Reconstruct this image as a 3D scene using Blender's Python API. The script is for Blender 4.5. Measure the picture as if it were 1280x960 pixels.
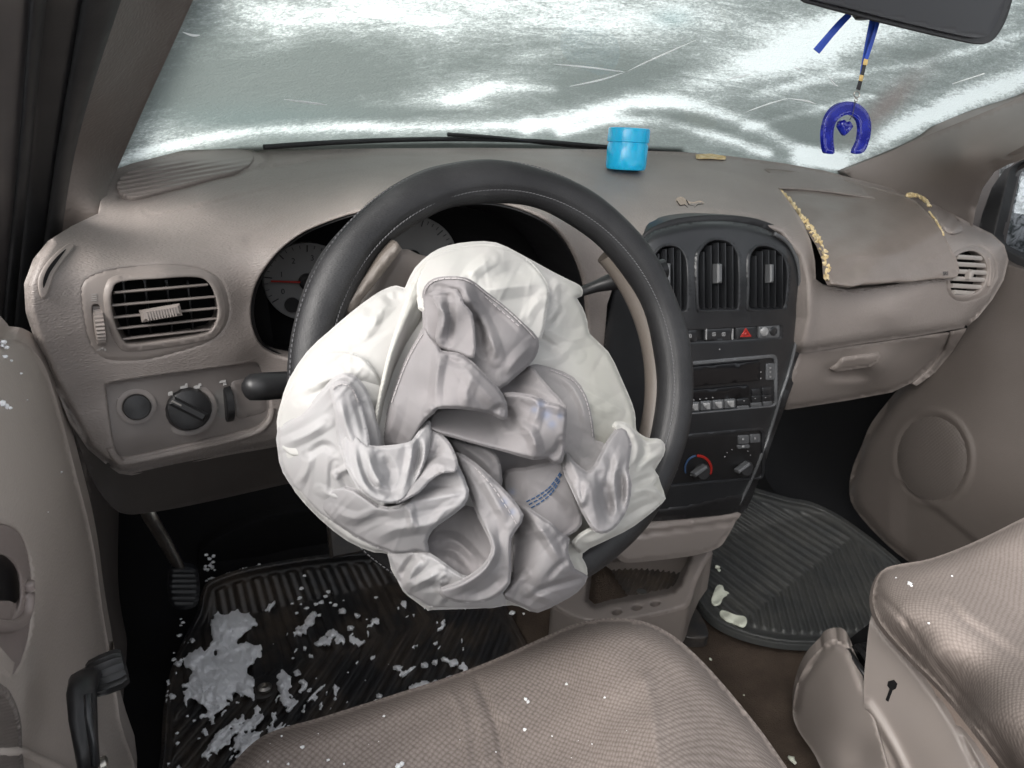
import bpy, bmesh, math, random
import numpy as np
from mathutils import Vector, Matrix
from mathutils.geometry import delaunay_2d_cdt
random.seed(7); np.random.seed(7)
rad = math.radians
SC = bpy.context.scene
for o in list(bpy.data.objects): bpy.data.objects.remove(o)

# ------------------------------------------------------------------ camera
FPX = 900.0
TH, PI_, RO = rad(27), rad(18.5), rad(3.0)
CAM = np.array([-.66, 0, .88])                       # metres; car floor is z = 0, car centre x = 0, forward +y
Fv = np.array([math.sin(TH)*math.cos(PI_), math.cos(TH)*math.cos(PI_), -math.sin(PI_)])
Rv = np.array([math.cos(TH), -math.sin(TH), 0]); Uv = np.cross(Rv, Fv)
Rv, Uv = Rv*math.cos(RO)+Uv*math.sin(RO), -Rv*math.sin(RO)+Uv*math.cos(RO)
cd = bpy.data.cameras.new('camera'); co = bpy.data.objects.new('camera', cd); SC.collection.objects.link(co)
co.matrix_world = Matrix(((Rv[0], Uv[0], -Fv[0], CAM[0]), (Rv[1], Uv[1], -Fv[1], CAM[1]), (Rv[2], Uv[2], -Fv[2], CAM[2]), (0, 0, 0, 1)))
cd.sensor_width = 36; cd.lens = FPX/1280*36; cd.clip_start = .01; cd.clip_end = 500
cd.dof.use_dof = True; cd.dof.focus_distance = .66; cd.dof.aperture_fstop = 20.0
SC.camera = co; SC.render.resolution_x = 1024; SC.render.resolution_y = 768

# ------------------------------------------------------------------ light
SUN_EL, SUN_AZ = rad(40), rad(242)                    # overcast: wide soft sun, high, behind the car's left side
w = bpy.data.worlds.new('World'); SC.world = w; w.use_nodes = True
nt = w.node_tree; bg = nt.nodes['Background']
sky = nt.nodes.new('ShaderNodeTexSky'); sky.sky_type = 'NISHITA'; sky.sun_disc = False
sky.sun_elevation = SUN_EL; sky.sun_rotation = SUN_AZ; sky.air_density = 1.0; sky.dust_density = 6; sky.ozone_density = 1
hs = nt.nodes.new('ShaderNodeHueSaturation'); hs.inputs['Saturation'].default_value = .22
nt.links.new(sky.outputs[0], hs.inputs['Color']); nt.links.new(hs.outputs[0], bg.inputs[0]); bg.inputs[1].default_value = .15
sd = bpy.data.lights.new('sun', 'SUN'); sd.energy = .5; sd.angle = rad(55); sd.color = (1, .97, .93)
so = bpy.data.objects.new('sun', sd); SC.collection.objects.link(so)
sdir = Vector((math.sin(SUN_AZ)*math.cos(SUN_EL), math.cos(SUN_AZ)*math.cos(SUN_EL), math.sin(SUN_EL)))
so.rotation_euler = sdir.to_track_quat('Z', 'Y').to_euler()
SC.view_settings.view_transform = 'Standard'; SC.view_settings.look = 'None'
SC.view_settings.exposure = 1.27; SC.view_settings.gamma = 1
SC.render.engine = 'CYCLES'
SC.cycles.max_bounces = 8; SC.cycles.diffuse_bounces = 5; SC.cycles.transparent_max_bounces = 12

# ------------------------------------------------------------------ helpers
def rays(x, y):
    x = np.asarray(x, float); y = np.asarray(y, float)
    return Fv + ((x-640)/FPX)[..., None]*Rv + ((480-y)/FPX)[..., None]*Uv
AX = {'X': 0, 'Y': 1, 'Z': 2}
def at(x, y, v, ax='Y'):
    """the place in the car whose coordinate ax is v, measured off the photograph"""
    k = AX[ax]; d = rays(x, y); v = np.asarray(v, float)
    return CAM + d*((v-CAM[k])/d[..., k])[..., None]
def proj(P):
    d = np.asarray(P)-CAM; z = d@Fv; return 640+FPX*(d@Rv)/z, 480-FPX*(d@Uv)/z
class TPS:
    def __init__(s, pts, lam=1e-4):
        p = np.array(pts, float); s.p = p[:, :2]/500.; n = len(p)
        r = np.linalg.norm(s.p[:, None]-s.p[None], axis=2); K = s.U(r)+lam*np.eye(n)
        Pm = np.c_[np.ones(n), s.p]; A = np.block([[K, Pm], [Pm.T, np.zeros((3, 3))]])
        s.w = np.linalg.solve(A, np.r_[p[:, 2], 0, 0, 0])
    @staticmethod
    def U(r): return np.where(r > 0, r*r*np.log(np.maximum(r, 1e-9)), 0)
    def __call__(s, x, y):
        q = np.stack([np.ravel(x), np.ravel(y)], 1)/500.
        r = np.linalg.norm(q[:, None]-s.p[None], axis=2)
        return (s.U(r)@s.w[:-3]+s.w[-3]+q@s.w[-2:]).reshape(np.shape(x))
def cr(pts, n=6, closed=True):
    """smooth curve through points"""
    p = np.array(pts, float); N = len(p); out = []
    for i in range(N if closed else N-1):
        if closed: a, b, c, d = p[(i-1) % N], p[i], p[(i+1) % N], p[(i+2) % N]
        else: a, b, c, d = p[max(i-1, 0)], p[i], p[i+1], p[min(i+2, N-1)]
        for t in np.arange(n)/n:
            out.append(.5*((2*b)+(c-a)*t+(2*a-5*b+4*c-d)*t*t+(3*b-a-3*c+d)*t**3))
    if not closed: out.append(p[-1])
    return np.array(out)
def rq(c, r, n=5):
    """four corners -> rounded outline"""
    c = np.array(c, float); out = []
    for i in range(4):
        p, q, s = c[i-1], c[i], c[(i+1) % 4]
        u = (p-q)/np.linalg.norm(p-q); v = (s-q)/np.linalg.norm(s-q)
        a, b = q+u*r, q+v*r
        for t in np.linspace(0, 1, n): out.append((1-t)**2*a+2*t*(1-t)*q+t*t*b)
    return np.array(out)
def rect(x0, y0, x1, y1, r=3, k=0.0, n=5):
    """rounded rectangle whose long sides slope by k"""
    return rq([(x0, y0), (x1, y0+k*(x1-x0)), (x1, y1+k*(x1-x0)), (x0, y1)], r, n)
def ell(cx, cy, rx, ry, n=40, a=0):
    t = np.linspace(0, 2*np.pi, n, endpoint=False); c, s = math.cos(a), math.sin(a)
    return np.stack([cx+rx*np.cos(t)*c-ry*np.sin(t)*s, cy+rx*np.cos(t)*s+ry*np.sin(t)*c], 1)
def resample(p, step, closed=True):
    p = np.array(p, float); q = np.r_[p, p[:1]] if closed else p; out = []
    for a, b in zip(q[:-1], q[1:]):
        n = max(1, int(round(np.linalg.norm(b-a)/step)))
        for t in np.arange(n)/n: out.append(a+(b-a)*t)
    if not closed: out.append(q[-1])
    return np.array(out)
def inside(P, poly):
    x, y = P[:, 0], P[:, 1]; r = np.zeros(len(P), bool); j = len(poly)-1
    for i in range(len(poly)):
        xi, yi, xj, yj = *poly[i], *poly[j]
        if yi != yj: r ^= ((yi > y) != (yj > y)) & (x < (xj-xi)*(y-yi)/(yj-yi)+xi)
        j = i
    return r
def dist(P, poly, closed=True):
    q = np.array(poly, float); q = np.r_[q, q[:1]] if closed else q
    best = np.full(len(P), 1e9)
    for a, b in zip(q[:-1], q[1:]):
        d = b-a; L = d@d
        if L < 1e-12: continue
        t = np.clip(((P-a)@d)/L, 0, 1); e = P-a-t[:, None]*d
        best = np.minimum(best, (e*e).sum(1))
    return np.sqrt(best)
COL = SC.collection
def link(name, me, mat=None, parent=None, smooth=True):
    o = bpy.data.objects.new(name, me); COL.objects.link(o)
    if mat is not None: me.materials.append(mat)
    if smooth: me.polygons.foreach_set('use_smooth', [True]*len(me.polygons))
    if parent is not None:
        o.parent = parent; o.matrix_parent_inverse = parent.matrix_world.inverted()
    return o
def thing(name, label, cat, loc, group=None):
    o = bpy.data.objects.new(name, None); COL.objects.link(o); o.location = loc; o.empty_display_size = .05
    o['label'] = label; o['category'] = cat
    if group: o['group'] = group
    bpy.context.view_layer.update(); return o
def tag(o, label=None, cat=None, group=None, kind=None):
    for k, v in (('label', label), ('category', cat), ('group', group), ('kind', kind)):
        if v: o[k] = v
    return o
def mesh(name, V, Fc, mat, parent=None, smooth=True):
    me = bpy.data.meshes.new(name); me.from_pydata([tuple(v) for v in V], [], [tuple(int(i) for i in f) for f in Fc]); me.update()
    return link(name, me, mat, parent, smooth)
OUTS = 1
def relief(name, outline, dep, mat, parent=None, ax='Y', off=0., holes=(), step=5, rnd=None, back=(0, .02, 0), disp=None, jit=.0, attr=None, backhole=None, skirt=True, lip=.0012):
    """sheet with an outline and holes laid on the surface dep; its rims turn back by the vector back"""
    O = resample(outline, step); H = [resample(h, min(step, 3)) for h in holes]
    x0, y0 = O.min(0); x1, y1 = O.max(0)
    gx, gy = np.meshgrid(np.arange(x0, x1, step), np.arange(y0, y1, step*.866)); gx = gx+(np.arange(gx.shape[0]) % 2)[:, None]*step*.5
    G = np.stack([gx.ravel(), gy.ravel()], 1)
    if jit: G = G+np.random.uniform(-jit, jit, G.shape)*step
    if len(G):
        G = G[inside(G, O)]
        if len(G): G = G[dist(G, O) > step*.45]
        for h in H:
            if len(G): G = G[~inside(G, h)]
            if len(G): G = G[dist(G, h) > min(step, 3)*.45]
    V = [O]+H+[G]; loops = []; n = 0; edges = []
    for L in [O]+H:
        idx = list(range(n, n+len(L))); loops.append(idx); edges += [(idx[i], idx[(i+1) % len(idx)]) for i in range(len(idx))]; n += len(L)
    P = np.concatenate([v for v in V if len(v)])
    r = delaunay_2d_cdt([Vector(p) for p in P], edges, [], 0, 1e-5)
    Q = np.array([tuple(v) for v in r[0]]); T = np.array([f for f in r[2]])
    cen = Q[T].mean(1); ok = inside(cen, O)
    for h in H: ok &= ~inside(cen, h)
    T = T[ok]
    omap = {}
    for i, s in enumerate(r[3]):
        for k in s: omap[k] = i
    def val(A):
        v = (dep(A[:, 0], A[:, 1]) if callable(dep) else np.full(len(A), float(dep)))+off
        if rnd is not None:
            for (wpx, amt, *line) in rnd:
                d = dist(A, line[0], False) if line else dist(A, O)
                t = np.clip(1-d/wpx, 0, 1); v = v+amt*(1-np.sqrt(np.maximum(0, 1-t*t)))
        if disp is not None: v = v+disp(A)
        return v
    W = at(Q[:, 0], Q[:, 1], val(Q), ax)
    V3 = W.copy(); d = rays(Q[:, 0], Q[:, 1])
    if len(T):
        nn = np.cross(W[T[:, 1]]-W[T[:, 0]], W[T[:, 2]]-W[T[:, 0]]); fl = (nn*d[T[:, 0]]).sum(1) > 0
        T[fl] = T[fl][:, ::-1]
    faces = [tuple(t) for t in T]; V3 = list(V3)
    if skirt:
        for li, L in enumerate(loops):
            bk = back if (li == 0 or backhole is None) else backhole; israys = isinstance(bk, float); b = np.array((0, bk, 0) if israys else bk, float)
            ids = [omap.get(i, i) for i in L]; Lp = W[ids]
            n0 = len(V3); m = len(ids)
            # tiny rounded lip then the turned-back wall
            tg_ = np.roll(Lp, -1, 0)-np.roll(Lp, 1, 0); outw = np.cross(tg_, Lp-CAM); outw /= np.linalg.norm(outw, axis=1)[:, None]+1e-9; q2 = Q[ids]; sa_ = np.sum(q2[:, 0]*np.roll(q2[:, 1], -1)-np.roll(q2[:, 0], -1)*q2[:, 1])
            sgn = (1 if sa_ > 0 else -1)*(1 if li == 0 else -1)*OUTS; bn = b/(np.linalg.norm(b)+1e-9)
            V3 += list(Lp+outw*lip*.7*sgn+bn*lip*.3)+list(Lp+outw*lip*sgn+bn*lip)+list(Lp+outw*lip*sgn+bn*lip*1.01)+list((Lp-outw*sgn*.006+(Lp-CAM)/np.linalg.norm(Lp-CAM, axis=1)[:, None]*bk) if israys else (Lp+outw*lip*sgn+b))
            rings = [ids]+[[n0+k*m+i for i in range(m)] for k in range(4)]
            area = np.sum(Q[ids][:, 0]*np.roll(Q[ids][:, 1], -1)-np.roll(Q[ids][:, 0], -1)*Q[ids][:, 1])
            flip = (area > 0) ^ (li > 0)
            for k in (0, 1, 3):
                A, B = rings[k], rings[k+1]
                for i in range(m):
                    j = (i+1) % m; f = (A[i], A[j], B[j], B[i]); faces.append(f if flip else f[::-1])
    o = mesh(name, V3, faces, mat, parent)
    if attr is not None:
        for an, fn in attr.items():
            a = o.data.attributes.new(an, 'FLOAT', 'POINT'); q_ = fn(Q); v = np.full(len(V3), float(q_[0])); v[:len(Q)] = q_
            a.data.foreach_set('value', v.astype(np.float32))
    return o
def frame(n, up=(0, 0, 1)):
    n = np.array(n, float); n /= np.linalg.norm(n); up = up if abs(np.dot(up, n)) < .95*np.linalg.norm(up) else (0, 1, 0); a = np.cross(up, n); a /= np.linalg.norm(a); return a, np.cross(n, a), n
def lathe(name, P, n, prof, mat, parent=None, seg=32, smooth=True, flute=0, fl_amp=.0):
    """prof: (radius, height along n) rings from P"""
    a, b, n = frame(n); V = []; Fc = []
    for r, h in prof:
        for k in range(seg):
            t = 2*np.pi*k/seg; rr = r*(1-fl_amp*(.5+.5*math.cos(flute*t))) if flute else r
            V.append(np.array(P)+n*h+a*rr*math.cos(t)+b*rr*math.sin(t))
    for i in range(len(prof)-1):
        for k in range(seg):
            j = (k+1) % seg; Fc.append((i*seg+k, i*seg+j, (i+1)*seg+j, (i+1)*seg+k))
    Fc.append(tuple((len(prof)-1)*seg+k for k in range(seg))); Fc.append(tuple(range(seg))[::-1])
    o = mesh(name, V, Fc, mat, parent, smooth)
    if smooth:
        o.data.polygons[-1].use_smooth = False; o.data.polygons[-2].use_smooth = False
        sharp_by_angle(o, 40)
    return o
def sharp_by_angle(o, deg=35):
    bm = bmesh.new(); bm.from_mesh(o.data)
    for e in bm.edges:
        if len(e.link_faces) == 2 and e.calc_face_angle(0) > rad(deg): e.smooth = False
    bm.to_mesh(o.data); bm.free()
def tube(name, pts, r, mat, parent=None, seg=10, cap=True, smooth=True, flat=None, nrm=None):
    """pts world polyline, r a number or a list; flat squashes along a second axis"""
    p = np.array(pts, float); N = len(p); rr = np.full(N, r) if np.isscalar(r) else np.array(r, float)
    V = []; Fc = []; up = np.array(nrm if nrm is not None else (0.13, .2, .97))
    for i in range(N):
        t = p[min(i+1, N-1)]-p[max(i-1, 0)]; t /= np.linalg.norm(t)+1e-12
        a = np.cross(up, t); a /= np.linalg.norm(a)+1e-12; b = np.cross(t, a)
        for k in range(seg):
            an = 2*np.pi*k/seg; V.append(p[i]+a*rr[i]*math.cos(an)+b*rr[i]*math.sin(an)*(flat or 1))
    for i in range(N-1):
        for k in range(seg):
            j = (k+1) % seg; Fc.append((i*seg+k, i*seg+j, (i+1)*seg+j, (i+1)*seg+k))
    if cap: Fc += [tuple(range(seg))[::-1], tuple((N-1)*seg+k for k in range(seg))]
    return mesh(name, V, Fc, mat, parent, smooth)
def join_geo(name, parts, mat, parent=None, smooth=True):
    V = []; Fc = []
    for v, f in parts:
        n = len(V); V += list(v); Fc += [tuple(i+n for i in q) for q in f]
    return mesh(name, V, Fc, mat, parent, smooth)
def boxgeo(P, a, b, n, sx, sy, sz, bev=.15):
    """bevelled block: centre P, half sizes along unit a,b and depth along n"""
    P = np.array(P); V = []; m = min(sx, sy)*bev
    for (x, y, z) in ((sx, sy, -sz), (sx, sy, sz-m), (sx-m, sy-m, sz)):
        for (u, v) in ((-1, -1), (1, -1), (1, 1), (-1, 1)): V.append(P+a*u*x+b*v*y+n*z)
    Fc = [(8, 9, 10, 11), (3, 2, 1, 0)]
    for r in (0, 4):
        for k in range(4): j = (k+1) % 4; Fc.append((r+k, r+j, r+4+j, r+4+k))
    return V, Fc
def block(name, *a, mat, parent=None, bev=.15):
    v, f = boxgeo(*a, bev=bev); return mesh(name, v, f, mat, parent, False)

# ------------------------------------------------------------------ materials
def M(name, col, rough=.5, spec=.5, metal=0, grain=None, dirt=None, coat=0):
    m = bpy.data.materials.new(name); m.use_nodes = True; nt = m.node_tree; b = nt.nodes['Principled BSDF']
    b.inputs['Base Color'].default_value = (*col, 1); b.inputs['Roughness'].default_value = rough
    b.inputs['Specular IOR Level'].default_value = spec; b.inputs['Metallic'].default_value = metal; b.inputs['Coat Weight'].default_value = coat
    tc = nt.nodes.new('ShaderNodeTexCoord'); g = nt.nodes.new('ShaderNodeNewGeometry')
    L = nt.links.new
    if dirt:
        s, amt, c2 = dirt
        n = nt.nodes.new('ShaderNodeTexNoise'); n.inputs['Scale'].default_value = s; n.inputs['Detail'].default_value = 8; n.inputs['Roughness'].default_value = .65
        L(g.outputs['Position'], n.inputs['Vector'])
        r = nt.nodes.new('ShaderNodeMapRange'); r.inputs[1].default_value = .42; r.inputs[2].default_value = .72; r.inputs[3].default_value = 0; r.inputs[4].default_value = amt
        L(n.outputs[0], r.inputs[0])
        mx = nt.nodes.new('ShaderNodeMix'); mx.data_type = 'RGBA'; mx.inputs[6].default_value = (*col, 1); mx.inputs[7].default_value = (*c2, 1)
        L(r.outputs[0], mx.inputs[0]); L(mx.outputs[2], b.inputs['Base Color'])
        r2 = nt.nodes.new('ShaderNodeMapRange'); r2.inputs[3].default_value = max(0, rough-.08); r2.inputs[4].default_value = min(1, rough+.12)
        n2 = nt.nodes.new('ShaderNodeTexNoise'); n2.inputs['Scale'].default_value = s*2.3; n2.inputs['Detail'].default_value = 5
        L(g.outputs['Position'], n2.inputs['Vector']); L(n2.outputs[0], r2.inputs[0]); L(r2.outputs[0], b.inputs['Roughness'])
    if grain:
        kind, s, st, dd = grain
        bp = nt.nodes.new('ShaderNodeBump'); bp.inputs['Strength'].default_value = st; bp.inputs['Distance'].default_value = dd
        if kind == 'vinyl':
            mp = nt.nodes.new('ShaderNodeMapping'); mp.inputs['Scale'].default_value = (.45, 1, 1.2); mp.inputs['Rotation'].default_value = (.3, .5, .4)
            L(g.outputs['Position'], mp.inputs[0])
            n = nt.nodes.new('ShaderNodeTexNoise'); n.inputs['Scale'].default_value = s; n.inputs['Detail'].default_value = 5; n.inputs['Distortion'].default_value = 1.2
            v = nt.nodes.new('ShaderNodeTexVoronoi'); v.inputs['Scale'].default_value = s*2.6; v.feature = 'DISTANCE_TO_EDGE'
            L(mp.outputs[0], n.inputs['Vector']); L(mp.outputs[0], v.inputs['Vector'])
            ma = nt.nodes.new('ShaderNodeMath'); ma.operation = 'MULTIPLY_ADD'; ma.inputs[1].default_value = 1.2
            L(v.outputs[0], ma.inputs[0]); L(n.outputs[0], ma.inputs[2]); L(ma.outputs[0], bp.inputs['Height'])
        else:
            n = nt.nodes.new('ShaderNodeTexNoise'); n.inputs['Scale'].default_value = s; n.inputs['Detail'].default_value = 6
            L(g.outputs['Position'], n.inputs['Vector']); L(n.outputs[0], bp.inputs['Height'])
        L(bp.outputs[0], b.inputs['Normal'])
    return m
def math_node(nt, op, a, b=None, c=None):
    n = nt.nodes.new('ShaderNodeMath'); n.operation = op
    for i, v in enumerate((a, b, c)):
        if v is None: continue
        if isinstance(v, (int, float)): n.inputs[i].default_value = v
        else: nt.links.new(v, n.inputs[i])
    return n.outputs[0]
TAUPE = (.218, .193, .179)
m_dash = M('dash_vinyl', TAUPE, .48, .45, grain=('vinyl', 155, .5, .0012), dirt=(5, .6, (.29, .255, .235)))
m_flap = M('airbag_door_vinyl', (.165, .140, .125), .33, .5, grain=('vinyl', 95, .3, .001), dirt=(7, .6, (.235, .205, .187)))
m_trim = M('taupe_plastic', (.212, .187, .173), .46, .45, grain=('n', 900, .10, .0004), dirt=(6, .4, (.2, .17, .15)))
m_trimlow = M('lower_taupe_plastic', (.158, .138, .126), .5, .42, grain=('vinyl', 110, .2, .0008), dirt=(6, .5, (.21, .18, .162)))
m_pillar = M('pillar_plastic', (.125, .108, .098), .5, .4, grain=('vinyl', 60, .4, .0012), dirt=(8, .3, (.16, .14, .128)))
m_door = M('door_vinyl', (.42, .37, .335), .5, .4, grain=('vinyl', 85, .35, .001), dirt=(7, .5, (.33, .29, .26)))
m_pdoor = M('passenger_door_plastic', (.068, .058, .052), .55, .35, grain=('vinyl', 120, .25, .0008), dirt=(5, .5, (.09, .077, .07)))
m_black = M('black_plastic', (.011, .011, .012), .38, .45, grain=('n', 1500, .12, .0003), dirt=(14, .5, (.022, .022, .023)))
m_blackmat = M('matte_black', (.009, .009, .0095), .9, .05)
m_bezel = M('dark_bezel_plastic', (.016, .017, .019), .32, .5, grain=('n', 1300, .1, .0003), dirt=(16, .5, (.026, .027, .029)))
m_gloss = M('gloss_black', (.006, .006, .007), .28, .4)
m_seal = M('rubber_seal', (.015, .015, .016), .55, .4, grain=('n', 600, .2, .0005), dirt=(20, .4, (.03, .03, .03)))
m_leather = M('wheel_cover_leather', (.011, .011, .012), .46, .36, grain=('vinyl', 260, .3, .0006), dirt=(18, .5, (.032, .032, .033)))
m_stitch = M('grey_thread', (.10, .10, .105), .8, .15)
m_rimtan = M('tan_wheel_rim', (.10, .086, .076), .5, .4, grain=('vinyl', 160, .25, .0006), dirt=(20, .6, (.10, .085, .07)))
m_foam = M('foam_edge', (.55, .42, .22), .9, .1, grain=('n', 260, 1, .003), dirt=(90, .8, (.75, .68, .5)))
m_rubber = M('mat_rubber', (.02, .02, .021), .38, .5, grain=('n', 300, .4, .001), dirt=(11, .85, (.085, .066, .05)))
m_rubber2 = M('mat_rubber_dusty', (.035, .037, .037), .5, .4, grain=('n', 300, .4, .001), dirt=(12, .8, (.06, .06, .055)))
m_carpet = M('brown_carpet', (.048, .036, .028), .95, .1, grain=('n', 420, 1, .003), dirt=(14, .7, (.085, .065, .05)))
m_snow = M('snow', (.90, .91, .93), .6, .3, grain=('n', 320, .8, .003))
m_white = M('white_print', (.42, .41, .4), .6, .2)
m_greyprint = M('grey_print', (.2, .19, .18), .6, .2)
m_red = M('red_print', (.30, .018, .014), .4, .4)
m_chrome = M('brushed_metal', (.5, .48, .44), .35, .5, 1, dirt=(40, .6, (.2, .18, .16)))
m_gauge = M('gauge_face', (.17, .17, .17), .5, .3)
m_knobgrey = M('grey_button', (.085, .088, .092), .35, .5)
m_litecap = M('light_button_face', (.26, .26, .26), .4, .5)
def m_seatfabric(name, c1, c2, k):
    m = M(name, c1, .9, .15); nt = m.node_tree; L = nt.links.new; b = nt.nodes['Principled BSDF']
    g = nt.nodes.new('ShaderNodeNewGeometry'); wn = nt.nodes.new('ShaderNodeTexNoise'); wn.inputs['Scale'].default_value = 14; wn.inputs['Detail'].default_value = 2
    L(g.outputs['Position'], wn.inputs['Vector'])
    vm = nt.nodes.new('ShaderNodeVectorMath'); vm.operation = 'MULTIPLY_ADD'; vm.inputs[1].default_value = (.006, .006, .006)
    L(wn.outputs['Color'], vm.inputs[0]); L(g.outputs['Position'], vm.inputs[2])
    sp = nt.nodes.new('ShaderNodeSeparateXYZ'); L(vm.outputs[0], sp.inputs[0])
    zc = math_node(nt, 'MULTIPLY', sp.outputs[2], .8)
    cx_ = nt.nodes.new('ShaderNodeCombineXYZ'); L(math_node(nt, 'ADD', math_node(nt, 'ADD', sp.outputs[0], math_node(nt, 'MULTIPLY', zc, .6)), math_node(nt, 'MULTIPLY', sp.outputs[1], .55)), cx_.inputs[0])
    L(math_node(nt, 'SUBTRACT', math_node(nt, 'SUBTRACT', sp.outputs[1], zc), math_node(nt, 'MULTIPLY', sp.outputs[0], .55)), cx_.inputs[1])
    vo = nt.nodes.new('ShaderNodeTexVoronoi'); vo.voronoi_dimensions = '2D'; vo.inputs['Scale'].default_value = k; vo.inputs['Randomness'].default_value = .22; L(cx_.outputs[0], vo.inputs['Vector'])
    s = math_node(nt, 'MULTIPLY_ADD', vo.outputs['Distance'], -2.6, 1.15)
    fine = nt.nodes.new('ShaderNodeTexNoise'); fine.inputs['Scale'].default_value = 900; L(g.outputs['Position'], fine.inputs['Vector'])
    t = math_node(nt, 'ADD', math_node(nt, 'MULTIPLY', s, .5), math_node(nt, 'MULTIPLY', fine.outputs[0], .9))
    r = nt.nodes.new('ShaderNodeMapRange'); r.inputs[1].default_value = .1; r.inputs[2].default_value = .85; L(t, r.inputs[0])
    big = nt.nodes.new('ShaderNodeTexNoise'); big.inputs['Scale'].default_value = 9; big.inputs['Detail'].default_value = 6; L(g.outputs['Position'], big.inputs['Vector'])
    mx = nt.nodes.new('ShaderNodeMix'); mx.data_type = 'RGBA'; mx.inputs[6].default_value = (*c2, 1); mx.inputs[7].default_value = (*c1, 1); L(r.outputs[0], mx.inputs[0])
    hsv = nt.nodes.new('ShaderNodeHueSaturation'); L(mx.outputs[2], hsv.inputs['Color']); L(math_node(nt, 'MULTIPLY_ADD', big.outputs[0], .6, .7), hsv.inputs['Value'])
    L(hsv.outputs[0], b.inputs['Base Color'])
    bp = nt.nodes.new('ShaderNodeBump'); bp.inputs['Strength'].default_value = .35; bp.inputs['Distance'].default_value = .001; L(t, bp.inputs['Height']); L(bp.outputs[0], b.inputs['Normal'])
    b.inputs['Specular IOR Level'].default_value = .08
    return m
m_seat = m_seatfabric('seat_fabric', (.265, .228, .208), (.150, .126, .113), 205)
m_seat2 = m_seatfabric('seat_fabric_far', (.25, .215, .197), (.165, .14, .126), 190)
m_seatside = M('seat_side_cloth', (.24, .195, .17), .9, .15, grain=('n', 700, .6, .001), dirt=(10, .5, (.30, .25, .22)))
# ------------------------------------------------------------------ windshield surface in car space
def g_uv(x, v):
    u = x/(.80*(1-v)+.64*v); u = np.clip(u, -1.2, 1.2)
    yb = 1.13-.23*u*u; zb = .865-.045*u*u; yt = .50-.13*u*u; zt = 1.36-.05*u*u
    return yb*(1-v)+yt*v, zb*(1-v)+zt*v
def glass_y(px, py):
    d = rays(px, py); lo = np.full(np.shape(px), .2); hi = np.full(np.shape(px), 2.0)
    for _ in range(40):
        t = (lo+hi)/2; P = CAM+d*t[..., None]
        v = (P[..., 2]-.865)/.495
        for _ in range(2): yy, zz = g_uv(P[..., 0], v); v = v+(P[..., 2]-zz)/.495
        out = P[..., 1] > yy
        hi = np.where(out, t, hi); lo = np.where(out, lo, t)
    return (CAM+d*((lo+hi)/2)[..., None])[..., 1]

# ------------------------------------------------------------------ setting: ground outside, floor, firewall
def plane_mesh(name, pts, mat): return mesh(name, pts, [tuple(range(len(pts)))], mat, None, False)
m_ground = M('snowy_ground', (.72, .75, .78), .8, .2, grain=('n', 3, .8, .2), dirt=(.35, .9, (.16, .15, .14)))
V = [(x, y, -.45) for y in np.linspace(-120, 200, 9) for x in np.linspace(-160, 160, 9)]
tag(mesh('ground', V, [(r*9+c, r*9+c+1, r*9+c+10, r*9+c+9) for r in range(8) for c in range(8)], m_ground), kind='structure')
nx, ny = 90, 80; V = []
for j in range(ny):
    y = -.9+j*(2.45/(ny-1))
    for i in range(nx):
        x = -.80+i*(1.62/(nx-1))
        z = 0.0
        z += .10*math.exp(-((x-.03)/.11)**4)*min(1, max(0, (y-.55)/.5))      # tunnel
        z += max(0, y-1.28)*.9                                         # toe board
        z += .004*math.sin(x*37+y*13)*math.sin(y*29-x*11)
        V.append((x, y, z))
tag(mesh('floor', V, [(j*nx+i, j*nx+i+1, (j+1)*nx+i+1, (j+1)*nx+i) for j in range(ny-1) for i in range(nx-1)], m_carpet), kind='structure')
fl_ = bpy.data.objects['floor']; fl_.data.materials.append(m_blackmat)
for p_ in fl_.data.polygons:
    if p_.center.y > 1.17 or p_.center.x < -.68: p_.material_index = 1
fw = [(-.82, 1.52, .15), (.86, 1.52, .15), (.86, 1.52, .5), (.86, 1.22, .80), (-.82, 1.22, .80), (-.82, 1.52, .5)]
mesh_fw = mesh('firewall_light_block', fw, [(0, 1, 2, 5), (5, 2, 3, 4)], m_blackmat, None, False); tag(mesh_fw, kind='structure')  # black closing panel, added to keep windshield light from leaking under the dash
# the roof strip, unseen, is added to block top light, cut short for more sky
m_head = M('light_block_lining', (.32, .30, .28), .9, .1)
V = []
for j in range(2):
    y = .46-j*.26
    for i in range(13):
        x = -.80+i*.137; u = (x-.02)/.82; V.append((x, y-.10*u*u*(j == 0), 1.40-.10*u**4-.004*j*j*.3))
o = mesh('roof_light_block', V, [(j*13+i, j*13+i+1, (j+1)*13+i+1, (j+1)*13+i) for j in range(1) for i in range(12)], m_head); tag(o, kind='structure')
sm_ = o.modifiers.new('t', 'SOLIDIFY'); sm_.thickness = .03; sm_.offset = 1
# car sides below the windows, so that light enters a footwell only where it can
side = []
for sx in (-.86, .92):
    side.append(([(sx, -.9, -.1), (sx, 1.55, -.1), (sx, 1.55, .78), (sx, 1.0, .80), (sx, -.9, .72)], [(0, 1, 2, 3, 4)]))
o = join_geo('body_side', side, m_blackmat, None, False); tag(o, kind='structure')

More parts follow.
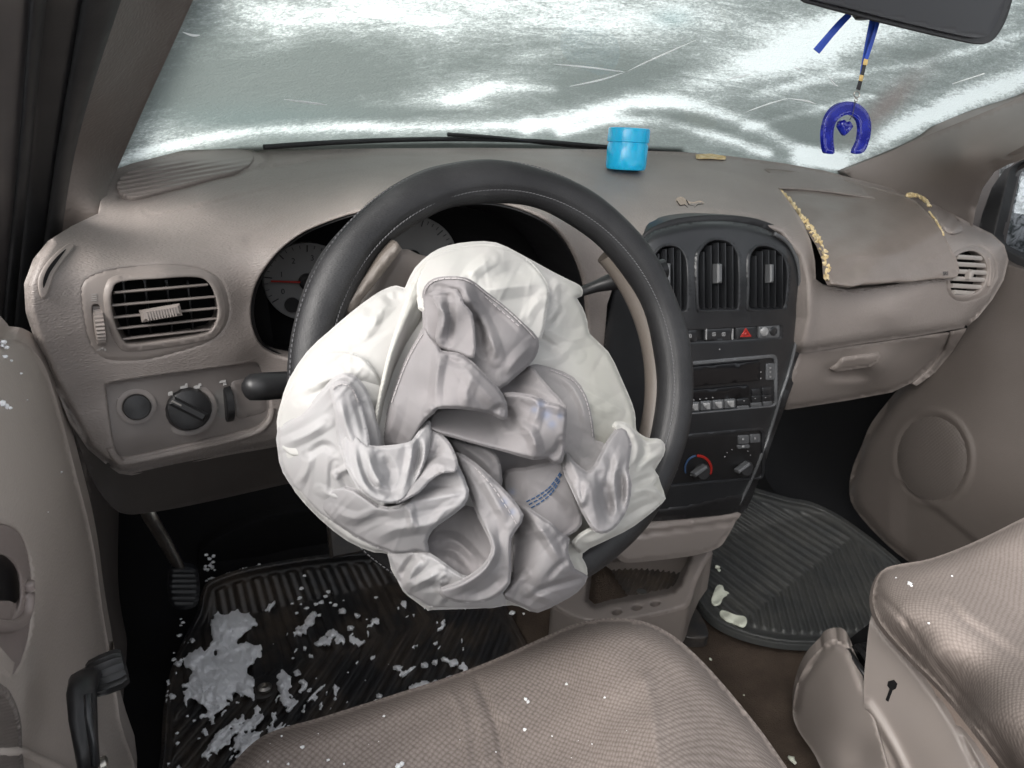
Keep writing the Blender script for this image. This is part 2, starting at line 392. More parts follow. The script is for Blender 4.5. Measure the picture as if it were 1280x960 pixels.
# ------------------------------------------------------------------ windshield
ws = thing('windshield', 'curved windshield crusted with snow and ice on the outside, above the dashboard', 'windshield', (0, 1.13, .865))
def glass_grid(nu, nv, off, u0=-.93, u1=.97, v0=-.02, v1=1.0):
    V = []; PX = []
    for j in range(nv):
        v = v0+(v1-v0)*j/(nv-1)
        for i in range(nu):
            u = u0+(u1-u0)*i/(nu-1); x = u*(.80*(1-v)+.64*v); y, z = g_uv(np.array(x), v); V.append((x, float(y)+off*.6, float(z)+off*.8))
    F = [(j*nu+i, j*nu+i+1, (j+1)*nu+i+1, (j+1)*nu+i) for j in range(nv-1) for i in range(nu-1)]
    return V, F
m_glass = bpy.data.materials.new('thin_glass'); m_glass.use_nodes = True; nt = m_glass.node_tree; nt.nodes.clear()
out = nt.nodes.new('ShaderNodeOutputMaterial'); tr = nt.nodes.new('ShaderNodeBsdfTransparent'); gl = nt.nodes.new('ShaderNodeBsdfGlossy'); mx = nt.nodes.new('ShaderNodeMixShader'); fr = nt.nodes.new('ShaderNodeFresnel')
tr.inputs[0].default_value = (.90, .97, .94, 1); gl.inputs['Roughness'].default_value = .03; fr.inputs[0].default_value = 1.35
nt.links.new(fr.outputs[0], mx.inputs[0]); nt.links.new(tr.outputs[0], mx.inputs[1]); nt.links.new(gl.outputs[0], mx.inputs[2]); nt.links.new(mx.outputs[0], out.inputs[0])
V, Fc = glass_grid(40, 24, 0); mesh('glass_pane', V, Fc, m_glass, ws)
# the snow crust: thickness of the snow at each place is measured from the photograph
V, Fc = glass_grid(420, 260, .006); V = np.array(V); sx, sy = proj(V)
def blob(cx, cy, rx, ry, a=0.):
    c, s = math.cos(a), math.sin(a); dx, dy = sx-cx, sy-cy; u = (dx*c+dy*s)/rx; v = (-dx*s+dy*c)/ry
    return np.exp(-(u*u+v*v))
def streak(pts, wdt):
    return np.exp(-(dist(np.stack([sx, sy], 1), pts, False)/wdt)**2)
crust = .12+.12*np.clip((120-sy)/160, 0, 1)+.4*blob(1150, 60, 220, 60, -.3)+.62*blob(470, 22, 190, 30, .08)+.66*blob(660, 0, 200, 42, .1)+.45*blob(850, 18, 170, 38, .05)+.55*blob(900, 95, 260, 22, -.25)
crust += .65*blob(610, 112, 85, 20, -.1)+.4*blob(560, 128, 60, 14)+.5*blob(980, 60, 120, 30, -.3)+.45*blob(1200, 120, 130, 16, -.42)+.5*blob(1080, 20, 90, 20, -.3)
crust += .95*streak([(140, 205), (190, 188), (260, 172), (340, 161), (430, 158), (560, 158), (660, 156)], 9)
crust += .5*blob(190, 165, 70, 16, -.2)+.35*blob(330, 60, 60, 40)
crust += .95*streak([(660, 158), (720, 146), (790, 128), (840, 128), (900, 142), (950, 160), (1000, 185), (1050, 205)], 10)
crust += .9*streak([(700, 165), (760, 150), (830, 150), (900, 170), (960, 192)], 7)+.9*streak([(1000, 200), (1070, 195), (1130, 160), (1200, 130), (1290, 98)], 14)
crust += .5*streak([(930, 160), (1010, 140), (1090, 120)], 5)+.45*streak([(940, 120), (1040, 95), (1150, 80), (1290, 40)], 6)
crust += .5*streak([(560, 125), (620, 108), (690, 112)], 8)
dark = .8*blob(300, 110, 95, 45)+.7*blob(420, 90, 70, 26, .1)+.6*blob(760, 100, 110, 22, -.1)+.7*blob(860, 150, 60, 10, .1)+.8*blob(1010, 165, 70, 20, .2)+.5*blob(1130, 70, 60, 20, -.3)+.4*blob(500, 142, 120, 10)
base_black = np.clip(streak([(300, 189), (420, 184), (560, 182), (760, 186), (850, 190)], 6)*1.5-.3, 0, 1)  # black frit band with the wiper's shadow, both painted into the crust colour
tint = .35*blob(840, 22, 26, 12)+.12*blob(330, 150, 140, 22)
red = .55*blob(1110, 130, 55, 14, -.75)
me = mesh('snow_crust', V, Fc, None, ws)
for nm, vv in (('crust', crust-dark), ('frit_shade', base_black), ('cyan', tint), ('red', red)):
    a = me.data.attributes.new(nm, 'FLOAT', 'POINT'); a.data.foreach_set('value', vv.astype(np.float32))
m = bpy.data.materials.new('snow_on_glass'); m.use_nodes = True; nt = m.node_tree; nt.nodes.clear(); L = nt.links.new; N = nt.nodes.new
out = N('ShaderNodeOutputMaterial'); g = N('ShaderNodeNewGeometry')
at_ = lambda n: [setattr(q := N('ShaderNodeAttribute'), 'attribute_name', n), q.outputs['Fac']][1]
mp = N('ShaderNodeMapping'); mp.inputs['Scale'].default_value = (.55, 1.2, 1.6); mp.inputs['Rotation'].default_value = (0, .25, .2); L(g.outputs['Position'], mp.inputs[0])
def noise(scale, det, rough=.6, dist_=0, vec=mp.outputs[0]):
    n = N('ShaderNodeTexNoise'); n.inputs['Scale'].default_value = scale; n.inputs['Detail'].default_value = det; n.inputs['Roughness'].default_value = rough; n.inputs['Distortion'].default_value = dist_
    L(vec, n.inputs['Vector']); return n.outputs[0]
mp2 = N('ShaderNodeMapping'); mp2.inputs['Scale'].default_value = (.35, 1.3, 1.9); mp2.inputs['Rotation'].default_value = (0, .32, .25); L(g.outputs['Position'], mp2.inputs[0])
n1 = noise(11, 8, .6, 1.4, mp2.outputs[0]); n2 = noise(60, 7, .75, .9, mp2.outputs[0]); n3 = noise(330, 3, .7)
t = math_node(nt, 'MULTIPLY_ADD', math_node(nt, 'SUBTRACT', n1, .5), 1.1, at_('crust'))
t = math_node(nt, 'MULTIPLY_ADD', math_node(nt, 'SUBTRACT', n2, .5), 1.5, t)
t = math_node(nt, 'MULTIPLY_ADD', math_node(nt, 'SUBTRACT', n3, .5), 1.3, t)
t = math_node(nt, 'MULTIPLY_ADD', t, .84, .05)
ramp = N('ShaderNodeValToRGB'); e = ramp.color_ramp.elements
e[0].position = .0; e[0].color = (.195, .21, .203, 1); e[1].position = 1.0; e[1].color = (.86, .87, .87, 1)
x = e.new(.28); x.color = (.25, .266, .259, 1); x = e.new(.58); x.color = (.37, .385, .378, 1)
L(t, ramp.inputs[0])
def mixc(fac, a, col):
    q = N('ShaderNodeMix'); q.data_type = 'RGBA'; L(fac, q.inputs[0]); L(a, q.inputs[6]); q.inputs[7].default_value = (*col, 1); return q.outputs[2]
c = mixc(at_('cyan'), ramp.outputs[0], (.16, .30, .32)); c = mixc(at_('red'), c, (.22, .145, .135)); c = mixc(at_('frit_shade'), c, (.03, .032, .03))
tl = N('ShaderNodeBsdfTranslucent'); L(c, tl.inputs[0]); df = N('ShaderNodeBsdfDiffuse'); df.inputs[0].default_value = (.3, .3, .3, 1)
bp = N('ShaderNodeBump'); bp.inputs['Strength'].default_value = .5; bp.inputs['Distance'].default_value = .004; L(t, bp.inputs['Height']); L(bp.outputs[0], tl.inputs['Normal'])
mx = N('ShaderNodeMixShader'); mx.inputs[0].default_value = .12; L(tl.outputs[0], mx.inputs[1]); L(df.outputs[0], mx.inputs[2]); L(mx.outputs[0], out.inputs[0])
me.data.materials.append(m)
# scratches / cracks in the ice: thin ridges
m_ice = M('ice_ridge', (.9, .93, .93), .4, .5); m_ice.node_tree.nodes['Principled BSDF'].inputs['Transmission Weight'].default_value = .0
cr_parts = []
for pts in ([(692, 80), (735, 84), (782, 90)], [(782, 90), (750, 100), (712, 108)], [(782, 90), (820, 72), (870, 50)], [(932, 140), (960, 130), (984, 123)], [(984, 123), (1008, 126), (1020, 130)],
            [(228, 40), (240, 44), (250, 44)], [(1034, 92), (1042, 104), (1048, 108)], [(905, 100), (925, 96), (940, 92)], [(355, 124), (385, 128), (408, 131)], [(1190, 105), (1230, 92)], [(992, 84), (998, 86), (1001, 90)]):
    P = cr(pts, 6, False) if len(pts) > 2 else np.array(pts, float); W = at(P[:, 0], P[:, 1], glass_y(P[:, 0], P[:, 1])-.004)
    V = []; n = len(W)
    for i in range(n):
        r = .0011*math.sin(math.pi*(i+.4)/(n-.2+.4)); V += [W[i]+(0, 0, r), W[i]+(0, -r, 0), W[i]-(0, 0, r)]
    Fq = [(3*i, 3*i+1, 3*i+4, 3*i+3) for i in range(n-1)]+[(3*i+1, 3*i+2, 3*i+5, 3*i+4) for i in range(n-1)]
    cr_parts.append((V, Fq))
o = join_geo('ice_scratch', cr_parts, m_ice, ws); tag(o, kind='stuff')
# wiper lying outside at the base of the glass
wp = thing('wiper', 'dark wiper blade lying outside along the foot of the windshield', 'wiper', (-.2, 1.15, .88))
P = cr([(330, 184), (420, 178), (540, 174), (660, 176), (760, 184), (860, 193)], 8, False)
tube('blade', at(P[:, 0], P[:, 1], glass_y(P[:, 0], P[:, 1])-.003), .0035, m_seal, wp)
P2 = cr([(560, 168), (620, 172), (690, 180), (748, 186)], 8, False)
tube('arm', at(P2[:, 0], P2[:, 1], glass_y(P2[:, 0], P2[:, 1])-.003), .003, m_black, wp)

# ------------------------------------------------------------------ A pillars and door frames
def pl_dep(inner, outer):
    pts = []
    for (x, y) in inner: pts.append((x, y, float(glass_y(np.array(float(x)), np.array(float(y))))-.012))
    return TPS(pts+outer, 1e-3)
gy = lambda x, y: float(glass_y(np.array(float(x)), np.array(float(y))))
PL = thing('windshield_pillar', 'grained taupe pillar trim at the left edge of the windshield', 'pillar trim', (-.75, .9, .8))
dl = TPS([(240, 0, gy(240, 0)-.01), (195, 100, gy(195, 100)-.01), (145, 212, .94), (128, 268, .87), (255, -60, gy(255, -60)-.01),
          (215, 0, gy(240, 0)-.035), (170, 100, gy(195, 100)-.04), (120, 212, .885), (190, 0, gy(240, 0)-.05), (148, 0, gy(240, 0)-.12), (110, 100, gy(195, 100)-.14), (84, 200, .86), (60, 300, .86), (95, 285, .88)], 1e-3)
outl = [(262, -50), (240, 0), (212, 62), (180, 132), (145, 212), (134, 235), (130, 280), (110, 310), (74, 318), (69, 290), (84, 190), (108, 105), (135, 35), (160, -50)]
relief('pillar_trim', cr(outl, 4), dl, m_pillar, PL, step=6, back=(-.02, .05, 0))
# driver door frame: black seals and painted strips, each its own strip
DF = thing('door_frame', 'black rubber door seals and frame beside the left pillar', 'door seal', (-.8, .7, .6))
def strip(name, L_, R_, y, mat, par, dx, bulge):
    Lp = cr(L_, 6, False); Rp = cr(R_, 6, False); k = 9; V = []; n = min(len(Lp), len(Rp))
    Lp = resample(L_, 14, False); Rp = resample(R_, 14, False); n = 40
    Lp = np.array(cr(L_, 40//max(1, len(L_)-1)+1, False)); Rp = np.array(cr(R_, 40//max(1, len(R_)-1)+1, False)); n = min(len(Lp), len(Rp))
    for i in range(n):
        for j in range(k):
            t = j/(k-1); p = Lp[i]*(1-t)+Rp[i]*t; X = dx[0]*(1-t)+dx[1]*t+-bulge*math.sqrt(max(0, 1-(2*t-1)**2))
            Y = float(np.interp(p[1], [-40, 0, 300, 480], [.56, .60, .84, .90]))+X; V.append(at(p[0], p[1], Y, 'Y'))
    return mesh(name, V, [(i*k+j, i*k+j+1, (i+1)*k+j+1, (i+1)*k+j) for i in range(n-1) for j in range(k-1)], mat, par)
m_paint = M('dark_brown_frame', (.055, .05, .05), .35, .5, dirt=(10, .6, (.10, .09, .085)))
strip('outer_frame', [(-60, -40), (-50, 200), (-60, 480)], [(45, -40), (25, 200), (-2, 480)], 0, m_paint, DF, (-.05, -.03), .012)
strip('weather_seal', [(40, -40), (22, 200), (-6, 480)], [(62, -40), (38, 200), (10, 480)], 0, m_seal, DF, (-.035, -.02), .014)
strip('inner_frame', [(58, -40), (34, 200), (6, 480)], [(112, -40), (72, 200), (36, 480)], 0, m_black, DF, (-.015, -.005), .004)
strip('pillar_seal', [(108, -40), (68, 200), (30, 480)], [(165, -40), (92, 200), (58, 480)], 0, m_seal, DF, (-.005, .01), .016)
strip('gap_backdrop', [(10, 400), (60, 600), (95, 960)], [(100, 400), (130, 600), (180, 1000)], 0, m_blackmat, DF, (.7, .7), 0)  # black backdrop sheet, added to stand for the dark gap beside the door
m_pillar2 = M('smooth_pillar_plastic', (.20, .176, .162), .5, .4, grain=('n', 900, .1, .0004), dirt=(6, .4, (.16, .14, .13)))
PR = thing('windshield_pillar', 'smooth taupe trim sweeping from the right windshield corner up to the passenger window', 'pillar trim', (.7, .9, .85))
dr = TPS([(1060, 212, gy(1060, 212)-.01), (1160, 170, gy(1160, 170)-.01), (1280, 122, gy(1280, 122)-.01), (1340, 95, gy(1340, 95)-.01),
          (1140, 240, gy(1060, 212)-.10), (1215, 262, .84), (1200, 200, gy(1180, 170)-.10), (1280, 180, gy(1280, 122)-.12), (1340, 150, gy(1340, 95)-.13), (1100, 225, gy(1060, 212)-.05)], 1e-3)
outr = [(1055, 214), (1110, 190), (1195, 156), (1280, 121), (1345, 92), (1450, 42), (1450, 108), (1345, 166), (1288, 196), (1262, 204), (1243, 214), (1228, 235), (1219, 262), (1212, 300), (1150, 280), (1090, 240)]
relief('pillar_trim', outr, dr, m_pillar2, PR, step=6, back=(.02, .05, 0), rnd=[(8, .01, [(1345, 170), (1288, 196), (1243, 214), (1228, 235), (1219, 262)])])

# ------------------------------------------------------------------ passenger door
PD = thing('passenger_door', 'dark taupe passenger door panel with round speaker grille and small iced window', 'car door', (.76, .6, .1))
dpd = TPS([(1280, 340, .77), (1280, 500, .77), (1280, 640, .765), (1240, 330, .765), (1180, 450, .76), (1080, 540, .765), (1065, 620, .785), (1136, 700, .79), (1200, 600, .755), (1230, 450, .755), (1165, 570, .752), (1340, 480, .78), (1600, 500, .80), (1600, 850, .80)], 1e-3)
outp = [(1226, 318), (1262, 332), (1600, 492), (1600, 900), (1280, 900), (1200, 740), (1136, 702), (1100, 672), (1068, 635), (1062, 610), (1066, 585), (1078, 556), (1090, 528), (1120, 490), (1160, 440), (1200, 380)]
groove = cr([(1118, 592), (1128, 612), (1160, 638), (1200, 668), (1240, 695)], 5, False)
ring = ell(1165, 573, 48, 58, 60, -.08)
def dd(A):
    r = np.hypot((A[:, 0]-1165)/1.0, (A[:, 1]-573)/1.2)
    v = -.0035*np.exp(-((r-49)/3.)**2)*np.clip((A[:, 0]-1130)/30, .25, 1) + .003*np.clip((46-r)/2, 0, 1) + .006*np.clip((A[:, 1]-(592+(A[:, 0]-1118)*.80))/6, 0, 1)*np.clip((A[:, 0]-1112)/22, 0, 1)
    return v
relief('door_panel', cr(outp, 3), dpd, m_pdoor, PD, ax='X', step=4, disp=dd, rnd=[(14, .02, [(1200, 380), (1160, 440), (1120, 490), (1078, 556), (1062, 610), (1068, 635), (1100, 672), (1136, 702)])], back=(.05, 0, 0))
mg = M('grille_cloth', (.055, .047, .042), .7, .3)
def gd(A): return -.0012*(np.sin((A[:, 0]+A[:, 1]*.1)*1.3)*np.sin((A[:, 1]-A[:, 0]*.1)*1.3))
relief('speaker_grille', ell(1165, 573, 43, 52, 60, -.08), lambda x, y: dpd(x, y)-.003+.01*np.clip((np.hypot((x-1165)/43, (y-573)/52)), 0, 1)**6*.5, mg, PD, ax='X', step=1.6, disp=gd, back=(.01, 0, 0))
# window of the passenger door
fr_ = [(1600, 22), (1290, 196), (1256, 212), (1240, 235), (1228, 268), (1220, 305), (1262, 330), (1600, 495)]
hole = [(1345+5, 195), (1300, 207), (1275, 216), (1262, 240), (1252, 275), (1247, 300), (1280, 335-5), (1350, 360)]
relief('window_seal', fr_, TPS([(1290, 200, .80), (1600, 60, .80), (1230, 280, .79), (1262, 330, .79), (1600, 480, .79), (1250, 230, .79)], 1e-2), m_seal, PD, ax='X', step=4, holes=[rq(np.array([(1590, 44), (1262, 208), (1240, 304), (1590, 478)], float), 12)], back=(.03, 0, 0))
relief('window_frame', rq(np.array([(1594, 42), (1262, 206), (1237, 306), (1594, 484)], float), 12), .815, m_paint, PD, ax='X', step=4, holes=[rq(np.array([(1582, 60), (1269, 214), (1249, 310), (1582, 466)], float), 8)], back=(.02, 0, 0))
mw = bpy.data.materials.new('iced_window'); mw.use_nodes = True; nt = mw.node_tree; nt.nodes.clear(); L = nt.links.new; N = nt.nodes.new
out = N('ShaderNodeOutputMaterial'); g = N('ShaderNodeNewGeometry'); v = N('ShaderNodeTexNoise'); v.inputs['Scale'].default_value = 85; v.inputs['Detail'].default_value = 6; v.inputs['Distortion'].default_value = 1; L(g.outputs['Position'], v.inputs['Vector'])
r = N('ShaderNodeValToRGB'); r.color_ramp.elements[0].position = .38; r.color_ramp.elements[0].color = (.16, .18, .18, 1); r.color_ramp.elements[1].position = .6; r.color_ramp.elements[1].color = (.85, .88, .9, 1); L(v.outputs[0], r.inputs[0])
tl = N('ShaderNodeBsdfTranslucent'); L(r.outputs[0], tl.inputs[0]); tp = N('ShaderNodeBsdfTransparent'); tp.inputs[0].default_value = (.8, .85, .85, 1); mx = N('ShaderNodeMixShader'); mx.inputs[0].default_value = .35; L(tl.outputs[0], mx.inputs[1]); L(tp.outputs[0], mx.inputs[2]); L(mx.outputs[0], out.inputs[0])
relief('window_backing', [(1205, 180), (1350, 150), (1610, 10), (1610, 510), (1205, 340)], .86, m_paint, PD, ax='X', step=8, holes=[rq(np.array([(1582, 60), (1269, 214), (1249, 310), (1582, 466)], float), 8)], back=(.02, 0, 0))  # backing sheet added to shut out the bright outside behind the seal
relief('window_pane', [(1250, 190), (1345, 170), (1598, 30), (1598, 490), (1245, 325)], .83, mw, PD, ax='X', step=8, skirt=False)
# parcel outside: dark shape of the wing mirror through the iced pane
# kick panel and cowl side at the driver's left
KP = thing('kick_panel', 'dark taupe cowl side panel between the driver door and the pedals', 'side panel', (-.75, .9, .1))
dk = TPS([(110, 560, -.77), (150, 640, -.765), (165, 800, -.76), (200, 960, -.755), (120, 800, -.79), (150, 960, -.78), (185, 640, -.77), (200, 760, -.77)], 1e-2)
relief('panel', cr([(88, 500), (130, 560), (175, 630), (188, 700), (196, 760), (203, 850), (205, 990), (130, 990), (120, 800), (105, 650), (95, 560)], 4), dk, m_trimlow, KP, ax='X', step=6, rnd=[(10, -.02)], back=(-.03, 0, 0))
# ------------------------------------------------------------------ dashboard skin
DB = thing('dashboard', 'taupe vinyl dashboard with torn passenger airbag cover, round cornered vents and black centre panel', 'dashboard', (0, .9, .6))
D = TPS([(145, 212, .945), (190, 200, .965), (230, 190, .985), (320, 186, 1.03), (450, 186, 1.065), (600, 185, 1.085), (760, 187, 1.085), (900, 194, 1.05), (980, 205, 1.01), (1060, 222, .965), (1130, 242, .92), (1180, 262, .885), (1225, 284, .83),
         (128, 268, .85), (90, 290, .785), (62, 305, .74), (40, 330, .715), (33, 380, .705), (45, 430, .715), (72, 490, .73), (100, 560, .75), (128, 600, .765), (150, 640, .84),
         (120, 320, .745), (90, 360, .72), (100, 430, .728), (205, 390, .742), (205, 335, .745), (205, 440, .745), (280, 390, .757), (300, 440, .765), (130, 490, .742), (230, 480, .755), (180, 300, .79), (250, 290, .80), (300, 320, .77), (250, 250, .86), (170, 262, .87), (340, 230, .91), (230, 215, .95), (330, 210, .965),
         (310, 380, .772), (330, 455, .785), (350, 500, .79), (240, 520, .757), (150, 585, .752), (240, 570, .765), (345, 545, .785), (345, 592, .86), (345, 606, .90), (240, 600, .815), (240, 626, .88), (390, 560, .83), (390, 600, .91),
         (345, 305, .765), (400, 268, .765), (450, 248, .765), (560, 240, .765), (690, 258, .765), (745, 330, .77), (350, 270, .81), (420, 235, .86), (500, 210, .93), (600, 205, .96), (700, 215, .93), (760, 250, .86), (740, 400, .80), (740, 500, .83), (600, 560, .86), (500, 560, .85),
         (782, 215, .96), (850, 262, .81), (905, 262, .79), (905, 225, .90), (800, 290, .78), (980, 290, .765), (960, 235, .89), (1000, 330, .748), (1008, 380, .742), (1000, 430, .758), (1040, 250, .875), (1110, 262, .85), (1160, 272, .82),
         (1060, 330, .765), (1120, 310, .77), (1110, 368, .738), (1180, 350, .735), (1110, 395, .736), (1110, 418, .755), (1000, 415, .75), (1215, 402, .765), (1200, 300, .775), (1255, 300, .77), (1257, 330, .765), (1245, 360, .755), (1213, 340, .745)], 2e-4)
lid = cr([(178, 262), (186, 268), (205, 268), (250, 258), (310, 243), (380, 226), (450, 214), (520, 207)], 5, False)
hoodcrease = cr([(312, 300), (345, 282), (390, 262), (440, 250), (480, 240)], 5, False)
rightcrease = cr([(760, 232), (775, 226), (772, 218), (745, 212), (700, 206)], 5, False)
bulge = cr([(820, 276), (860, 262), (905, 262), (950, 270), (990, 292), (1010, 330), (1014, 380), (1008, 430)], 5, False)
top_roll = cr([(320, 188), (335, 196), (330, 208), (300, 216), (240, 230), (180, 246), (150, 247)], 5, False)
leftline = cr([(88, 300), (62, 325), (50, 355), (52, 385)], 5, False)
padline = cr([(330, 212), (420, 197), (560, 193), (760, 195)], 5, False)
def ddash(A):
    v = .0035*np.exp(-(dist(A, lid, False)/1.7)**2)-.002*np.exp(-(dist(A, lid, False)/8)**2)
    v += .003*np.exp(-(dist(A, hoodcrease, False)/7)**2)-.004*np.exp(-(dist(A, bulge, False)/7)**2)
    v += .0035*np.exp(-(dist(A, rightcrease, False)/2)**2)+.008*np.exp(-(dist(A, top_roll, False)/3.2)**2)
    v += .010*np.exp(-(dist(A, padline, False)/3)**2)
    x, y = A[:, 0], A[:, 1]
    v += .0007*np.sin(x*.045+y*.03)*np.sin(y*.07-x*.02)
    # torn, buckled vinyl around the airbag door
    v += -.012*np.exp(-(((x-1168)/16)**2+((y-262)/14)**2)) + -.008*np.exp(-(((x-960)/13)**2+((y-222)/10)**2)) + .004*np.exp(-(((x-1190)/12)**2+((y-285)/18)**2))
    v += -.004*np.exp(-(((x-1215)/10)**2+((y-300)/12)**2))
    return v
dash_out = [(143, 214), (165, 206), (200, 197), (232, 189), (270, 186), (320, 186), (380, 188), (450, 187), (600, 186), (760, 188), (850, 191), (905, 195), (980, 205), (1030, 214), (1060, 222), (1100, 232), (1140, 243), (1180, 262), (1215, 281), (1240, 293), (1255, 307), (1260, 325), (1254, 350), (1240, 374), (1222, 396), (1208, 408),
            (1150, 418), (1080, 428), (1004, 440), (1003, 432), (1012, 395), (1011, 350), (1003, 320), (980, 290), (945, 275), (905, 270), (865, 270), (830, 277), (806, 289), (775, 330), (758, 380), (752, 460), (756, 560), (700, 560), (600, 560), (450, 545), (395, 545), (350, 556), (290, 566), (220, 580), (165, 592), (150, 590), (136, 580), (112, 560), (88, 525), (70, 480), (48, 430), (35, 390), (33, 355), (44, 325), (62, 303), (90, 285), (125, 268), (129, 245)]
clus = cr([(372, 452), (345, 446), (325, 434), (314, 412), (311, 385), (319, 352), (342, 318), (370, 294), (400, 279), (450, 263), (520, 253), (590, 250), (640, 256), (685, 275), (712, 303), (729, 340), (736, 380), (732, 430), (700, 470), (560, 480), (440, 470)], 4)
v1 = cr([(100, 370), (103, 352), (118, 342), (150, 334), (200, 330), (240, 332), (268, 342), (283, 360), (288, 390), (280, 412), (262, 428), (225, 441), (180, 451), (140, 452), (118, 440), (106, 415)], 4)
lp = cr([(129, 485), (134, 478), (150, 474), (220, 464), (290, 455), (315, 451), (326, 456), (333, 475), (339, 500), (338, 520), (325, 534), (290, 545), (220, 561), (160, 574), (147, 572), (139, 556)], 4)
pv = cr([(1184, 340), (1188, 322), (1200, 311), (1218, 307), (1233, 312), (1243, 324), (1246, 342), (1240, 358), (1228, 370), (1208, 376), (1192, 373), (1184, 360)], 4)
cav = [(972, 235), (990, 258), (1004, 280), (1013, 302), (1018, 326), (1019, 350), (1030, 358), (1060, 364), (1095, 360), (1140, 356), (1180, 352), (1180, 320), (1165, 280), (1150, 258), (1120, 252), (1040, 240), (1000, 236)]
relief('dash_pad', dash_out, D, m_dash, DB, step=3.2, disp=ddash, holes=[clus, v1, lp, pv, cav], back=(0, .035, -.012), backhole=(0, .03, 0), lip=.002,
       rnd=[(16, .03, [(1208, 408), (1240, 374), (1254, 350), (1260, 325), (1255, 307), (1240, 293), (1215, 281)]), (9, .02, [(44, 325), (33, 355), (35, 390), (48, 430), (70, 480), (112, 560), (136, 580)]), (9, .025, [(136, 580), (150, 590), (165, 592), (220, 580), (290, 566), (350, 556), (395, 545)]), (9, .02, [(62, 303), (44, 325)]), (14, .02, [(1208, 408), (1150, 418), (1080, 428), (1004, 440)])])
Dd = lambda x, y: D(x, y)
# dark inside of the airbag cavity + the black space behind the panels
relief('airbag_cavity', cav, lambda x, y: D(x, y)+.03, m_blackmat, DB, step=12, skirt=False)
relief('panel_void', cr([(95, 330), (300, 320), (345, 450), (350, 560), (140, 590), (90, 450)], 4), lambda x, y: D(x, y)+.055, m_blackmat, DB, step=20, skirt=False)
# speaker grille on the top, with its ribs
sg = cr([(147, 234), (152, 222), (170, 210), (200, 199), (245, 190), (290, 186), (310, 189), (316, 197), (308, 207), (285, 216), (235, 229), (185, 242), (160, 245)], 4)
def dsg(A): return -.0020*np.sin((A[:, 1]+A[:, 0]*.17)*1.15)*np.clip((A[:, 1]-195-(-A[:, 0]+300)*.05)/12, 0, 1)
relief('speaker_grille', sg, D, m_trim, DB, step=1.4, off=-.006, disp=dsg, back=(0, .004, -.006))
lidv = TPS([(0, 0, 0), (1, 0, 0), (0, 1, 0)])
# ---- driver air vent
tl_, tr_ = (137, 352), (262, 345)
vo = cr([(137, 380), (139, 362), (150, 351), (200, 347), (240, 345), (259, 350), (270, 368), (274, 392), (268, 410), (255, 419), (210, 427), (165, 432), (152, 426), (142, 405)], 4)
tw = rect(111, 379, 132, 428, 6, .0)
AV = relief('air_vent', v1, D, m_trim, DB, step=4, off=-.001, holes=[vo, cr([(113, 384), (119, 379), (126, 382), (131, 400), (133, 420), (128, 427), (121, 426), (116, 410)], 3)], backhole=(0, .03, 0), back=(0, .01, 0), rnd=[(5, .003)])
relief('vent_rim', cr([(131, 380), (133, 358), (147, 346), (200, 341), (243, 339), (265, 345), (277, 366), (281, 394), (273, 414), (258, 424), (210, 433), (163, 438), (148, 432), (137, 408)], 4), D, m_trim, AV, step=4, off=-.004, holes=[vo], back=(0, .004, 0), backhole=(0, .035, 0), rnd=[(4, .002)])
relief('vent_inside', vo, lambda x, y: D(x, y)+.035, m_blackmat, AV, step=15, skirt=False)
def bar(name, p, q, dep, off, hw, ht, mat, par, nseg=8, bow=0):
    """slat between two photo points, hw half width along the view height, ht half depth"""
    V = []; F = []
    for i in range(nseg+1):
        t = i/nseg; x = p[0]+(q[0]-p[0])*t; y = p[1]+(q[1]-p[1])*t+bow*math.sin(math.pi*t)
        c = at(x, y, float(dep(np.array(x), np.array(y)))+off); d = at(q[0], q[1], float(dep(np.array(float(q[0])), np.array(float(q[1])))))-at(p[0], p[1], float(dep(np.array(float(p[0])), np.array(float(p[1]))))); d /= np.linalg.norm(d)
        n = np.array([0, -.93, .2]); b = np.cross(d, n); b /= np.linalg.norm(b); n2 = np.cross(b, d)
        for (u, v) in ((-1, -1), (1, -1), (1, .6), (.5, 1), (-.5, 1), (-1, .6)): V.append(c+b*hw*u+n2*ht*v)
    for i in range(nseg):
        for k in range(6): j = (k+1) % 6; F.append((i*6+k, i*6+j, (i+1)*6+j, (i+1)*6+k))
    F += [tuple(range(6))[::-1], tuple(nseg*6+k for k in range(6))]
    o = mesh(name, V, F, mat, par, True); sharp_by_angle(o, 50); return o
Df = lambda x, y: D(x, y)
for p, q in (((141, 366), (257, 356)), ((138, 382), (266, 371)), ((139, 397), (271, 385)), ((143, 411), (270, 398)), ((150, 424), (266, 411))):
    bar('vent_slat', p, q, Df, .006, .0014, .006, m_trim, AV)
for k, x in enumerate((158, 185, 212, 238)): bar('rear_slat', (x-4, 352), (x+5, 428), Df, .022, .0012, .005, m_black, AV)
P = at(201, 391, float(D(np.array(201.), np.array(391.)))-.002); a, b, n = frame((.05, -.95, .2)); a = np.array([.985, .05, .12]); a /= np.linalg.norm(a); b = np.cross(n, a)
tabm = [boxgeo(P, a, b, n, .0175, .0058, .006, .45)]
for k in range(11): tabm.append(boxgeo(P+a*(-.012+.0024*k)-b*.001, a, b, n, .0006, .0042, .0072, .2))
join_geo('vent_tab', tabm, m_trim, AV, False)
